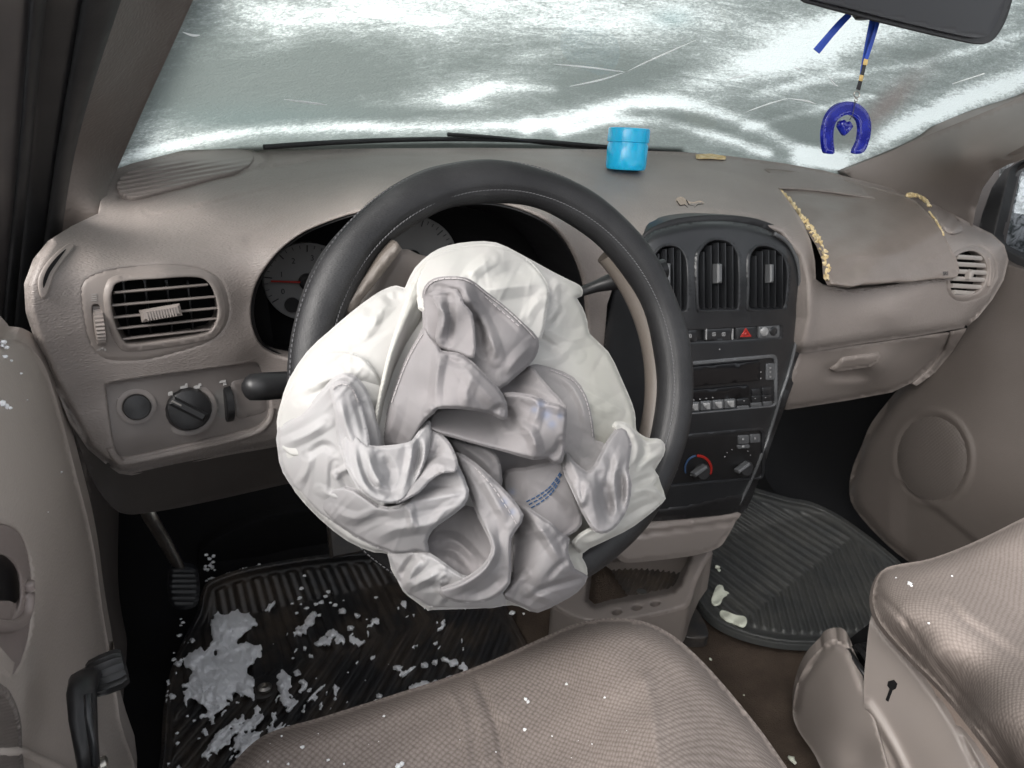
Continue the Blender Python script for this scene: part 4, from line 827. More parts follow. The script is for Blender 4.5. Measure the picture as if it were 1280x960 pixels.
tag(join_geo('gauge_numeral', mk, m_black, IC, False), kind='stuff')
# ------------------------------------------------------------------ steering wheel
WC = np.array([-.380, .5447, .679]); wel = .3445; wn = np.array([0, -math.cos(wel), math.sin(wel)]); wa = np.array([1., 0, 0]); wb = np.cross(wn, wa)
if wb[2] < 0: wb = -wb
SW = thing('steering_wheel', 'steering wheel in a stitched black leather cover, behind the deployed airbag', 'steering wheel', WC)
def torus(name, R0, r_in, r_out, thick, off, mat, par, t0=0, t1=2*np.pi, nu=180, nv=22, bump=None):
    V = []; closed = abs(t1-t0-2*np.pi) < 1e-6; n = nu if closed else nu+1
    for i in range(n):
        t = t0+(t1-t0)*i/nu
        for j in range(nv):
            p = 2*np.pi*j/nv; rr = R0+math.cos(p)*(r_out if math.cos(p) > 0 else r_in); h = off+thick*math.sin(p)
            if bump: db = bump(t, p); rr += db*math.cos(p); h += db*math.sin(p)
            V.append(WC+wa*rr*math.cos(t)+wb*rr*math.sin(t)+wn*h)
    F = []
    for i in range(n if closed else n-1):
        for j in range(nv):
            a, b = i*nv+j, i*nv+(j+1) % nv; c, d = ((i+1) % n)*nv+(j+1) % nv, ((i+1) % n)*nv+j; F.append((a, d, c, b))
    return mesh(name, V, F, mat, par)
def bumpf(t, p):
    s = 0.0006*math.sin(7*t+2)+.0005*math.sin(13*t)
    for p0 in (rad(18), rad(128)): s -= .0012*math.exp(-((math.atan2(math.sin(p-p0), math.cos(p-p0)))/.12)**2)
    return s+.0012*math.exp(-(((t-1.9)/.12)**2))*math.sin(p*3+1)
torus('wheel_cover', .178, .0185, .0185, .0175, 0, m_leather, SW, nu=260, nv=40, bump=bumpf)
torus('wheel_rim', .1675, .011, .010, .012, -.017, m_rimtan, SW, nv=18, t0=rad(-78), t1=rad(43))
def tor_pt(t, p, ex=0.0):
    rr = .178+math.cos(p)*(.0185+ex); h = (.0175+ex)*math.sin(p); return WC+wa*rr*math.cos(t)+wb*rr*math.sin(t)+wn*h
st = []
for p0 in (rad(18), rad(128)):
    for k in range(300):
        t = 2*np.pi*k/300; c = tor_pt(t, p0, -.0004); d = tor_pt(t+.012, p0+.02, -.0004)-c; d /= np.linalg.norm(d); n = c-(WC+(wa*math.cos(t)+wb*math.sin(t))*.178); n /= np.linalg.norm(n); st.append(boxgeo(c, d, np.cross(n, d), n, .00125, .00035, .0004))
o = join_geo('cover_stitch', st, m_stitch, SW, False); tag(o, kind='stuff')
pf = []
for i in range(230):
    t = rad(48)+rad(80)*i/230
    for k in range(7):
        p = rad(20)+rad(9.5)*k-rad(30)+ (0 if i % 2 else rad(4.7)); c = tor_pt(t, p, .00015); n = c-(WC+(wa*math.cos(t)+wb*math.sin(t))*.178); n /= np.linalg.norm(n)
        if p > rad(16): continue
        a, b, n = frame(n, (.1, .9, .2)); pf.append(([c+(a*math.cos(q)+b*math.sin(q))*.00055 for q in np.linspace(0, 2*np.pi, 7)[:-1]], [tuple(range(6))]))
for i in range(300):
    t = rad(-50)+rad(96)*i/300
    for k in range(4):
        p = rad(13)-rad(10)*k+(0 if i % 2 else rad(5)); c = tor_pt(t, p, .00015); n = c-(WC+(wa*math.cos(t)+wb*math.sin(t))*.178); n /= np.linalg.norm(n)
        a, b, n = frame(n, (.1, .9, .2)); pf.append(([c+(a*math.cos(q)+b*math.sin(q))*.00055 for q in np.linspace(0, 2*np.pi, 7)[:-1]], [tuple(range(6))]))
o = join_geo('cover_perforation', pf, m_blackmat, SW, False); tag(o, kind='stuff')
# hub and spokes (mostly behind the bag)
def WL(u, v, h): return WC+wa*u+wb*v+wn*h
lathe('hub', WL(0, 0, -.05), wn, [(.085, 0), (.085, .04), (.075, .052), (.001, .055)], m_rimtan, SW, seg=40)
for (u0, v0, u1, v1) in ((-.06, .02, -.165, .035), (-.05, -.05, -.12, -.12), (.05, -.05, .12, -.12)):
    tube('spoke', [WL(u0, v0, -.02), WL((u0+u1)/2, (v0+v1)/2, -.012), WL(u1, v1, -.008)], [.03, .022, .016], m_rimtan, SW, flat=.5, nrm=wn)
# steering column: shroud + stalks
SCOL = thing('steering_column', 'taupe steering column shroud with black stalks either side', 'steering column', (-.38, .65, .66))
relief('column_shroud', cr([(502, 313), (518, 317), (534, 322), (600, 330), (640, 420), (560, 480), (440, 430), (448, 388), (470, 362), (482, 340)], 2), TPS([(502, 313, .60), (534, 322, .60), (445, 390, .60), (600, 330, .61), (560, 480, .60), (640, 420, .62), (490, 360, .592)], 1e-3), m_trimlow, SCOL, step=5, back=(0, .14, -.03), rnd=[(3, .004)])
relief('wheel_spoke', [(496, 304), (501, 312), (470, 352), (452, 373), (444, 388), (434, 396), (430, 380), (452, 356), (478, 322)], .562, m_rimtan, SW, step=4, back=(0, .02, 0), rnd=[(3, .004)])
tube('turn_stalk', [at(302, 484, .66), at(306, 484, .66), at(312, 484, .66), at(330, 483, .662), at(360, 481, .665), at(400, 476, .67), at(470, 460, .68)], [.003, .0085, .0122, .0132, .0128, .0115, .010], m_black, SCOL, seg=20)
tube('gear_stalk', [at(640, 400, .66), at(728, 364, .655), at(745, 358, .65), at(765, 352, .642), at(790, 346, .635), at(830, 336, .63)], [.006, .0055, .0065, .0095, .011, .011], m_black, SCOL, seg=18)

# ------------------------------------------------------------------ airbag
GX, GY, GW, GH = 336, 292, 506, 484
def gblur(Z, s):
    r = int(3*s)+1; k = np.exp(-.5*(np.arange(-r, r+1)/s)**2); k /= k.sum()
    Z = np.apply_along_axis(lambda v: np.convolve(np.pad(v, r, mode='edge'), k, 'valid'), 0, Z); return np.apply_along_axis(lambda v: np.convolve(np.pad(v, r, mode='edge'), k, 'valid'), 1, Z)
bag = [(540, 317), (560, 308), (590, 303), (620, 304), (650, 318), (690, 340), (712, 351), (724, 357), (728, 363), (727, 370), (721, 373), (728, 385), (734, 402), (737, 418), (760, 440), (775, 470), (790, 505), (794, 522), (795, 538), (803, 545), (812, 549), (822, 549), (829, 553), (831, 562), (826, 575), (818, 588), (822, 594), (826, 606), (831, 622), (822, 633),
       (815, 640), (790, 655), (760, 672), (728, 691), (731, 704), (734, 718), (722, 738), (702, 752), (672, 765), (655, 760), (640, 756), (600, 760), (540, 762), (535, 762), (518, 750), (505, 739), (498, 725), (490, 712), (485, 692), (468, 690), (435, 676), (400, 648), (370, 615), (355, 585), (350, 555), (347, 528), (352, 505), (362, 475),
       (385, 440), (412, 415), (440, 391), (465, 372), (482, 362), (496, 358), (506, 361), (510, 354), (520, 335)]
bagp = cr(bag, 2)
def bl(Z, x, y):
    x = np.clip(x-GX, 0, GW-1.01); y = np.clip(y-GY, 0, GH-1.01); i = x.astype(int); j = y.astype(int); u = x-i; v = y-j
    return (Z[j, i]*(1-u)+Z[j, i+1]*u)*(1-v)+(Z[j+1, i]*(1-u)+Z[j+1, i+1]*u)*v
def vnoise(x, y, s, seed):
    rs = np.random.RandomState(seed); T = rs.rand(64, 64); x = x/s; y = y/s; i = np.floor(x).astype(int); j = np.floor(y).astype(int); u = x-i; v = y-j; u = u*u*(3-2*u); v = v*v*(3-2*v)
    g = lambda a, b: T[a % 64, b % 64]
    return (g(i, j)*(1-u)+g(i+1, j)*u)*(1-v)+(g(i, j+1)*(1-u)+g(i+1, j+1)*u)*v

# fine pressed-in creases left by the folding of the bag (mm)
rw = np.random.RandomState(12); CR = np.zeros((GH, GW)); gxx, gyy = np.meshgrid(np.arange(GW), np.arange(GH))
for _ in range(150):
    cx_, cy_ = rw.uniform(10, GW-10), rw.uniform(10, GH-10); a_ = rw.choice([.45, -.9, 1.25, 2.1])+rw.normal(0, .25); L_ = rw.uniform(22, 75); w_ = rw.uniform(3.5, 9); k_ = rw.uniform(-.002, .002)
    u_ = (gxx-cx_)*math.cos(a_)+(gyy-cy_)*math.sin(a_); v_ = -(gxx-cx_)*math.sin(a_)+(gyy-cy_)*math.cos(a_)+k_*u_*u_
    CR += rw.choice([-1, 1, 1])*rw.uniform(.3, 1.0)*np.maximum(0, 1-np.abs(v_)/(w_*.8))*np.maximum(0, 1-(u_/L_)**2)
CR = gblur(CR, .5)
def zp_(p): return (320+p[0]/1.901, 270+p[1]/1.901)
def clothY(A, h):
    """place of the cloth: the wheel plane pushed 20 mm toward the driver, less the height h of the fold in mm"""
    d = rays(A[:, 0], A[:, 1]); P0 = WC+wn*.020; t0 = ((P0-CAM)@wn)/(d@wn)
    return (CAM+d*(t0-h/1000./np.linalg.norm(d, axis=1))[:, None])[:, 1]
AB = thing('airbag', 'deployed and deflated white and grey cloth airbag hanging crumpled over the steering wheel', 'airbag', WC+wn*.03)
mb = bpy.data.materials.new('airbag_cloth'); mb.use_nodes = True; nt = mb.node_tree; L = nt.links.new; N = nt.nodes.new; b = nt.nodes['Principled BSDF']
def attr_(n): q = N('ShaderNodeAttribute'); q.attribute_name = n; return q.outputs['Fac']
def mixc2(fac, a, c2, amt=1.):
    q = N('ShaderNodeMix'); q.data_type = 'RGBA'; L(math_node(nt, 'MULTIPLY', fac, amt), q.inputs[0])
    if isinstance(a, tuple): q.inputs[6].default_value = (*a, 1)
    else: L(a, q.inputs[6])
    if isinstance(c2, tuple): q.inputs[7].default_value = (*c2, 1)
    else: L(c2, q.inputs[7])
    return q.outputs[2]
g = N('ShaderNodeNewGeometry')
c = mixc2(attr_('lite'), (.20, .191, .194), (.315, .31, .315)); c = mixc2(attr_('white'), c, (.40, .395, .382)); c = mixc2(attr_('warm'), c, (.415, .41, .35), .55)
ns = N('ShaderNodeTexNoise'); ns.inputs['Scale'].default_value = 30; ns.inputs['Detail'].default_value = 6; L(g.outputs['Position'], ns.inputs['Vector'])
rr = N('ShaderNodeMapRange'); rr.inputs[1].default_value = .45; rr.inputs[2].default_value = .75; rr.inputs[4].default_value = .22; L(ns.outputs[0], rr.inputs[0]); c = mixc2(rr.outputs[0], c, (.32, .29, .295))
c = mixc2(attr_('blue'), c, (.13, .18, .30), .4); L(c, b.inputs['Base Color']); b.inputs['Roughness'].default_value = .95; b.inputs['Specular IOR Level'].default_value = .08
wv = N('ShaderNodeTexNoise'); wv.inputs['Scale'].default_value = 1500; L(g.outputs['Position'], wv.inputs['Vector']); bp = N('ShaderNodeBump'); bp.inputs['Strength'].default_value = .12; bp.inputs['Distance'].default_value = .0004; L(wv.outputs[0], bp.inputs['Height']); L(bp.outputs[0], b.inputs['Normal'])
mo = [n for n in nt.nodes if n.type == 'OUTPUT_MATERIAL'][0]; tl = N('ShaderNodeBsdfTranslucent'); L(c, tl.inputs[0]); mx = N('ShaderNodeMixShader'); mx.inputs[0].default_value = .12; L(b.outputs[0], mx.inputs[1]); L(tl.outputs[0], mx.inputs[2]); L(mx.outputs[0], mo.inputs[0])

FOLDS = []
def creases(A, lst):
    h = np.zeros(len(A))
    for (amp, wd, path) in lst:
        P = cr([zp_(p) for p in path], 5, False); d = dist(A, P, False)
        L_ = np.r_[0, np.cumsum(np.linalg.norm(P[1:]-P[:-1], axis=1))]; e = np.minimum(np.linalg.norm(A-P[0], axis=1), np.linalg.norm(A-P[-1], axis=1)); h += 1.15*amp*np.maximum(0, 1-d/(wd*.82))*np.clip(e/(L_[-1]*.3)+.15, 0, 1)
    return h
def fold(outline, ctrl, white=0., lite=0., warm=0., cre=(), rnd=5, curl=.007, px=False, name='cloth_fold', step=2.0, bk=.02, smooth=2, lam=4e-4):
    O = np.array(outline, float) if px else np.array([zp_(p) for p in outline]); O = cr(O, smooth)
    T_ = TPS([(*zp_(c[:2]), c[2]/100.) for c in ctrl], lam)
    def hf(A): return T_(A[:, 0], A[:, 1])*100+bl(CR, A[:, 0], A[:, 1])+creases(A, cre)
    def dep(x, y): A = np.stack([x, y], 1); return clothY(A, hf(A))
    FOLDS.append((O, hf))
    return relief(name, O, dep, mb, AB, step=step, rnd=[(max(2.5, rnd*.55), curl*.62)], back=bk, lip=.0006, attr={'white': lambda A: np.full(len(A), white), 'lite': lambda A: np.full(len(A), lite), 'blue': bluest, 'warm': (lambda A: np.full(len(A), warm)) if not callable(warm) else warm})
def bluest(A):
    v = np.zeros(len(A))
    for (cx, cy, r) in ((683, 518, 7), (676, 505, 5), (690, 530, 5), (668, 512, 4), (700, 520, 4), (630, 628, 5), (640, 640, 4), (640, 615, 4)): v = np.maximum(v, np.exp(-(((A[:, 0]-cx)/r)**2+((A[:, 1]-cy)/r)**2)))
    return v
wr_ = lambda A: np.clip((A[:, 0]-690)/50, 0, 1)*.9
# the outer bag, then fold upon fold from the back to the front
fold(bag, [(60, 500, 8), (60, 600, 8), (100, 400, 14), (180, 300, 22), (300, 195, 20), (330, 180, 14), (200, 330, 36), (120, 440, 34), (300, 260, 36), (90, 560, 26), (160, 700, 20), (260, 770, 26), (400, 820, 34), (410, 120, 26), (460, 85, 18), (550, 72, 14), (620, 90, 16), (690, 130, 14), (770, 182, 8), (460, 110, 36), (560, 110, 40), (650, 150, 36), (720, 200, 28),
  (720, 300, 26), (795, 280, 8), (760, 340, 26), (850, 400, 10), (820, 430, 26), (895, 490, 8), (860, 520, 22), (930, 560, 20), (965, 660, 12), (900, 720, 24), (800, 770, 34), (500, 500, 14), (600, 600, 10), (560, 930, 30), (350, 890, 26), (680, 930, 34), (780, 860, 30)], white=1, warm=wr_, px=True, name='cushion', rnd=12, curl=.014, bk=.05, step=2,
  cre=[(5, 16, [(655, 265), (700, 275), (745, 295), (790, 285)]), (-4, 9, [(660, 280), (690, 300), (715, 325)]), (4, 14, [(660, 340), (700, 340), (740, 320), (765, 330)]), (4, 12, [(700, 200), (720, 160), (770, 182)]), (-3, 8, [(690, 170), (705, 200), (690, 240)]), (3, 12, [(780, 430), (820, 460), (860, 470)]), (4, 12, [(760, 400), (830, 440), (880, 470)]), (4, 14, [(230, 230), (280, 240), (320, 200)]), (-3, 10, [(300, 180), (325, 200), (345, 185)]), (3, 10, [(250, 290), (280, 260), (290, 230)]), (3, 20, [(700, 420), (760, 420), (800, 470)]), (4, 10, [(710, 215), (700, 240), (680, 260)]), (-3, 7, [(725, 225), (712, 250), (700, 262)])])
fold([(56, 530), (58, 470), (92, 395), (150, 332), (205, 322), (252, 335), (283, 372), (304, 408), (312, 440), (300, 560), (200, 580), (80, 570)], [(58, 500, 10), (92, 398, 26), (150, 335, 38), (205, 325, 48), (252, 338, 56), (283, 375, 60), (304, 410, 50), (120, 450, 42), (200, 420, 48), (260, 440, 36), (300, 500, 24), (300, 560, 20), (100, 560, 30)], white=1, cre=[(4, 14, [(140, 400), (200, 380), (250, 370)]), (-3, 10, [(100, 440), (160, 410), (190, 390)])])
fold([(402, 108), (378, 150), (357, 200), (336, 262), (316, 325), (299, 400), (285, 470), (284, 520), (297, 548), (306, 505), (316, 440), (334, 380), (355, 320), (382, 268), (402, 228), (404, 180), (425, 150), (436, 112)], [(402, 110, 34), (378, 150, 44), (357, 200, 54), (336, 262, 62), (316, 325, 68), (299, 400, 70), (286, 470, 66), (285, 520, 54), (297, 546, 36), (404, 180, 46), (395, 240, 48), (355, 320, 50), (330, 385, 46), (314, 450, 42), (304, 510, 34)], white=1, warm=.5, rnd=5, curl=.012, cre=[(-5, 9, [(396, 240), (360, 300), (332, 370), (312, 430), (300, 500)]), (4, 10, [(385, 170), (350, 260), (320, 340), (300, 430)])])
fold([(404, 108), (440, 88), (490, 74), (545, 68), (610, 82), (655, 112), (684, 148), (697, 178), (690, 230), (678, 290), (640, 300), (560, 240), (480, 200), (400, 230), (385, 200), (380, 160)], [(404, 110, 34), (490, 78, 26), (545, 72, 24), (610, 84, 24), (655, 114, 28), (690, 170, 50), (690, 230, 58), (676, 288, 64), (600, 225, 64), (520, 165, 60), (460, 148, 58), (400, 180, 56), (460, 115, 46), (560, 110, 48), (630, 150, 46), (640, 200, 54)], white=1, warm=.12, rnd=6, curl=.009, cre=[(7, 18, [(530, 176), (580, 172), (640, 165), (690, 160)]), (6, 14, [(505, 150), (525, 125), (560, 100)]), (3, 12, [(640, 250), (660, 215), (685, 190)]), (-3, 16, [(560, 150), (600, 130), (640, 140)])])
# left: arch and low front
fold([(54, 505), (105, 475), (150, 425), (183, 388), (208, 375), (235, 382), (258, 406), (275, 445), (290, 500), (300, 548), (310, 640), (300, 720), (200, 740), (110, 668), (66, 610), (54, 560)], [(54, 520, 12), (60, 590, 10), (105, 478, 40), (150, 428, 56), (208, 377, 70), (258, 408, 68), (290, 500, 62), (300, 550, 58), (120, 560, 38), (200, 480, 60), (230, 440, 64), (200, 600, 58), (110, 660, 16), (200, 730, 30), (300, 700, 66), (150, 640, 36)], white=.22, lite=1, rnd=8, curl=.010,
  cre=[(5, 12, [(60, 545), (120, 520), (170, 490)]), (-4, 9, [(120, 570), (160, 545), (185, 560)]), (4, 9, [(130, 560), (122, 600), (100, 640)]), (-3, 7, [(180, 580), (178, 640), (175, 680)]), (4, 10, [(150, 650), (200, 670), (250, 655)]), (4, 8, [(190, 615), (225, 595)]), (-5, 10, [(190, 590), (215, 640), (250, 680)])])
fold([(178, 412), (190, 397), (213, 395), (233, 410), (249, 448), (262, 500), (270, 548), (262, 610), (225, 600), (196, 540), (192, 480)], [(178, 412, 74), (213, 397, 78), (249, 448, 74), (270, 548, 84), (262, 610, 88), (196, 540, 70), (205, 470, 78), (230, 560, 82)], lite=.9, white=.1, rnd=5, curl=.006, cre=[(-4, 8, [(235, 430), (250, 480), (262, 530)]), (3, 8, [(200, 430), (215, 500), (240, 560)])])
# centre back
fold([(640, 355), (700, 362), (755, 385), (785, 430), (800, 490), (806, 535), (830, 545), (800, 615), (770, 605), (738, 570), (600, 480), (600, 400)], [(652, 362, 40), (755, 388, 44), (800, 490, 50), (806, 530, 44), (830, 545, 60), (790, 600, 74), (755, 590, 60), (740, 520, 46), (745, 440, 48), (770, 480, 48), (640, 450, 36), (620, 400, 38)], white=.15, rnd=3, curl=.003, cre=[(4, 9, [(700, 370), (745, 400), (775, 450), (788, 520)]), (4, 12, [(745, 540), (775, 575), (800, 560)])])
fold([(440, 505), (500, 525), (560, 545), (620, 560), (680, 570), (735, 580), (730, 600), (600, 650), (560, 650), (480, 580)], [(440, 510, 34), (560, 550, 20), (680, 575, 24), (730, 595, 44), (600, 640, 24), (500, 570, 36)], rnd=3, curl=.002)
fold([(455, 528), (500, 538), (550, 552), (575, 575), (583, 610), (582, 645), (550, 640), (500, 590)], [(455, 530, 46), (550, 555, 60), (583, 610, 62), (582, 645, 56), (500, 590, 52)], rnd=5, curl=.008, cre=[(4, 10, [(480, 540), (540, 580), (570, 620)])])
fold([(594, 607), (640, 600), (688, 590), (728, 588), (748, 640), (768, 690), (774, 732), (748, 756), (726, 760), (690, 745), (630, 700), (590, 655)], [(596, 615, 38), (640, 603, 52), (688, 592, 60), (728, 592, 66), (770, 700, 70), (745, 752, 74), (700, 735, 76), (630, 690, 56), (680, 660, 66), (595, 650, 38)], rnd=4, curl=.005, cre=[(3, 12, [(640, 640), (690, 660), (740, 700)])])
fold([(560, 385), (610, 380), (652, 358), (672, 380), (702, 415), (737, 456), (700, 470), (640, 450), (580, 440)], [(570, 390, 50), (610, 388, 50), (652, 360, 66), (702, 415, 94), (737, 456, 112), (640, 440, 78), (585, 425, 60)], rnd=4, curl=.006, cre=[(3, 9, [(600, 400), (660, 410), (710, 440)])])
fold([(412, 478), (440, 455), (520, 455), (560, 462), (590, 440), (590, 422), (640, 424), (674, 434), (700, 446), (737, 456), (735, 520), (730, 575), (720, 588), (705, 587), (690, 576), (658, 578), (600, 562), (540, 546), (470, 526), (413, 508)], [(414, 490, 68), (440, 460, 60), (520, 458, 62), (580, 470, 66), (590, 425, 90), (640, 426, 100), (674, 438, 104), (735, 458, 114), (734, 520, 112), (730, 580, 98), (700, 590, 92), (660, 576, 104), (600, 560, 96), (540, 544, 90), (470, 524, 84), (415, 508, 78), (600, 510, 84), (660, 520, 108), (640, 480, 98)], rnd=7, curl=.013,
  cre=[(8, 13, [(600, 500), (635, 500), (660, 530), (668, 572)]), (-5, 12, [(596, 470), (610, 495), (640, 498)]), (6, 12, [(640, 425), (670, 450), (660, 500)]), (-5, 9, [(690, 575), (712, 560), (728, 530)]), (5, 12, [(680, 440), (712, 455), (735, 458)])])
# peak of the inner panel
fold([(397, 195), (403, 168), (424, 150), (460, 145), (497, 148), (522, 161), (548, 182), (592, 216), (640, 260), (670, 292), (668, 325), (652, 350), (614, 384), (580, 410), (540, 400), (480, 360), (430, 340), (405, 290), (398, 240)], [(399, 195, 66), (424, 152, 80), (497, 150, 92), (548, 183, 84), (592, 218, 78), (668, 295, 76), (668, 322, 74), (614, 382, 84), (580, 407, 86), (520, 350, 80), (440, 325, 80), (405, 260, 76), (560, 300, 94), (620, 300, 92), (480, 200, 96), (530, 260, 76), (440, 240, 78)], rnd=6, curl=.010,
  cre=[(9, 15, [(492, 150), (505, 195), (530, 235), (560, 300), (572, 340)]), (-8, 14, [(515, 225), (530, 265), (545, 320)]), (-6, 10, [(435, 175), (480, 185), (450, 182)]), (4, 9, [(545, 190), (600, 235), (650, 285)]), (5, 14, [(590, 380), (620, 340), (660, 300)])])
fold([(413, 186), (440, 178), (478, 176), (494, 210), (513, 232), (520, 285), (518, 336), (480, 326), (440, 312), (428, 288), (436, 250), (432, 215)], [(413, 190, 86), (440, 180, 90), (478, 178, 98), (494, 210, 106), (513, 234, 104), (520, 285, 104), (518, 333, 102), (480, 325, 94), (432, 300, 90), (434, 240, 98), (470, 260, 92)], rnd=4, curl=.006, cre=[(6, 10, [(440, 185), (437, 215), (450, 240), (440, 290)]), (-6, 10, [(455, 185), (462, 240), (455, 300)]), (-4, 9, [(420, 200), (440, 190), (475, 190)])])
# big tongue
fold([(402, 262), (415, 285), (432, 305), (441, 322), (478, 327), (508, 343), (541, 375), (576, 410), (593, 440), (597, 462), (594, 482), (578, 480), (560, 470), (520, 462), (475, 457), (432, 458), (424, 468), (408, 480), (392, 500), (374, 536), (340, 560), (300, 556), (296, 545), (303, 510), (316, 455), (334, 400), (358, 340), (385, 292)], [(402, 268, 76), (385, 295, 72), (441, 325, 98), (478, 330, 102), (508, 345, 106), (576, 412, 112), (598, 498, 104), (560, 470, 104), (520, 460, 108), (432, 456, 104), (392, 500, 84), (374, 536, 66), (300, 550, 40), (316, 455, 62), (340, 395, 68), (380, 360, 82), (410, 420, 88), (470, 400, 108), (540, 430, 112), (350, 480, 70)], rnd=7, curl=.014,
  cre=[(6, 12, [(441, 322), (430, 380), (425, 450)]), (-4, 10, [(445, 325), (470, 345), (500, 350)]), (4, 16, [(470, 330), (520, 390), (590, 470)]), (4, 8, [(424, 465), (412, 455), (405, 470)]), (3, 14, [(340, 420), (330, 480), (310, 530)]), (4, 14, [(520, 370), (500, 420), (510, 455)]), (-4, 8, [(560, 470), (580, 455), (596, 470)])])
# left-centre pouch with the hem
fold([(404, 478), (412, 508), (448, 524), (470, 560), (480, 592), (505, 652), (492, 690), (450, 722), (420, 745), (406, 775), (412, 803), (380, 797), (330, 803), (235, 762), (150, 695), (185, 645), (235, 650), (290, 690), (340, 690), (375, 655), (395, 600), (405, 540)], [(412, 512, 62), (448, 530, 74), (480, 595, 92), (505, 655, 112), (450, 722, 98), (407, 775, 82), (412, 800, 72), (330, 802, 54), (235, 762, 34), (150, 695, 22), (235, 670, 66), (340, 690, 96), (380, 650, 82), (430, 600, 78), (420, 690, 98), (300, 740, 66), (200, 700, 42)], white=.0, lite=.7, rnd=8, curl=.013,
  cre=[(7, 16, [(360, 680), (420, 672), (505, 655)]), (-5, 14, [(400, 640), (440, 640), (490, 640)]), (5, 9, [(365, 690), (370, 720), (375, 740)]), (6, 14, [(280, 770), (330, 745), (400, 735), (440, 720)]), (-4, 12, [(230, 740), (290, 715), (340, 720)]), (4, 12, [(180, 700), (240, 720), (290, 700)]), (4, 12, [(420, 740), (450, 700), (500, 680)])])
fold([(412, 508), (432, 514), (452, 532), (470, 560), (479, 590), (472, 608), (441, 611), (410, 632), (390, 655), (352, 676), (330, 680), (372, 620), (394, 560)], [(412, 512, 72), (470, 562, 98), (478, 592, 108), (441, 610, 108), (390, 652, 108), (352, 674, 110), (375, 620, 80), (400, 550, 74), (430, 570, 84)], lite=.5, rnd=4, curl=.008, cre=[(7, 12, [(352, 672), (385, 630), (425, 590), (470, 600)]), (-5, 9, [(400, 590), (430, 560), (440, 530)]), (4, 8, [(440, 600), (455, 625), (475, 625)])])
fold([(266, 547), (310, 548), (350, 543), (372, 535), (392, 508), (412, 488), (418, 520), (408, 565), (392, 612), (372, 650), (350, 674), (322, 682), (288, 677), (254, 656), (228, 620), (205, 565), (215, 500), (240, 520)], [(268, 549, 88), (310, 549, 90), (350, 545, 92), (372, 537, 90), (410, 495, 78), (408, 560, 84), (392, 610, 92), (350, 672, 110), (290, 675, 110), (240, 635, 100), (208, 565, 82), (225, 520, 76), (310, 590, 90), (300, 640, 100), (370, 600, 88)], lite=.8, white=.1, rnd=5, curl=.009,
  cre=[(7, 11, [(262, 552), (275, 600), (305, 655)]), (-5, 12, [(300, 570), (320, 610), (310, 645)]), (6, 10, [(372, 540), (365, 600), (345, 665)]), (-5, 9, [(390, 520), (382, 580), (360, 640)]), (5, 9, [(235, 540), (240, 590), (265, 645), (300, 665)]), (-4, 8, [(250, 600), (275, 640), (320, 655), (350, 640)]), (4, 8, [(395, 520), (400, 570), (380, 630)])])
# bottom
fold([(405, 795), (408, 765), (440, 725), (500, 690), (532, 712), (562, 775), (552, 840), (505, 862), (470, 860)], [(408, 790, 56), (440, 730, 44), (500, 695, 50), (532, 715, 62), (560, 780, 72), (505, 858, 72), (470, 830, 66), (480, 770, 50)], rnd=4, curl=.003, cre=[(6, 14, [(440, 770), (480, 775), (530, 830)]), (-4, 12, [(430, 790), (480, 800), (520, 840)])])
fold([(315, 803), (345, 797), (382, 798), (412, 803), (450, 828), (490, 855), (540, 865), (580, 880), (592, 925), (520, 931), (430, 933), (390, 915), (352, 890), (330, 845)], [(316, 805, 40), (382, 800, 66), (412, 804, 76), (450, 830, 84), (490, 858, 88), (580, 885, 80), (592, 922, 56), (430, 930, 36), (352, 890, 32), (332, 845, 38), (400, 870, 64), (480, 900, 68)], white=.1, lite=.9, rnd=6, curl=.009,
  cre=[(8, 11, [(354, 888), (372, 845), (395, 818)]), (-6, 9, [(345, 860), (360, 830), (380, 810)]), (7, 11, [(356, 888), (400, 865), (440, 845)]), (-5, 9, [(400, 880), (430, 880), (450, 870)]), (6, 9, [(445, 905), (435, 880), (450, 860)]), (5, 8, [(430, 930), (450, 900), (480, 880)])])
fold([(476, 563), (520, 588), (562, 625), (602, 665), (635, 711), (621, 742), (606, 766), (605, 812), (603, 872), (575, 902), (545, 915), (500, 920), (446, 908), (440, 886), (470, 876), (505, 858), (540, 832), (560, 800), (556, 768), (530, 718), (510, 662), (494, 618)], [(478, 567, 72), (520, 590, 88), (562, 627, 102), (602, 667, 110), (635, 711, 116), (606, 768, 110), (603, 870, 96), (545, 912, 82), (446, 905, 78), (442, 888, 82), (505, 862, 96), (545, 830, 106), (562, 795, 112), (532, 718, 98), (500, 640, 80), (575, 720, 106), (580, 820, 106), (540, 880, 92)], lite=.25, rnd=6, curl=.013,
  cre=[(6, 11, [(520, 595), (560, 660), (600, 730)]), (-4, 14, [(570, 720), (580, 780), (575, 860)]), (7, 12, [(446, 895), (500, 872), (545, 838), (566, 790), (540, 760)]), (-5, 12, [(500, 905), (550, 885), (590, 850)]), (4, 12, [(490, 590), (520, 640), (540, 700)])])
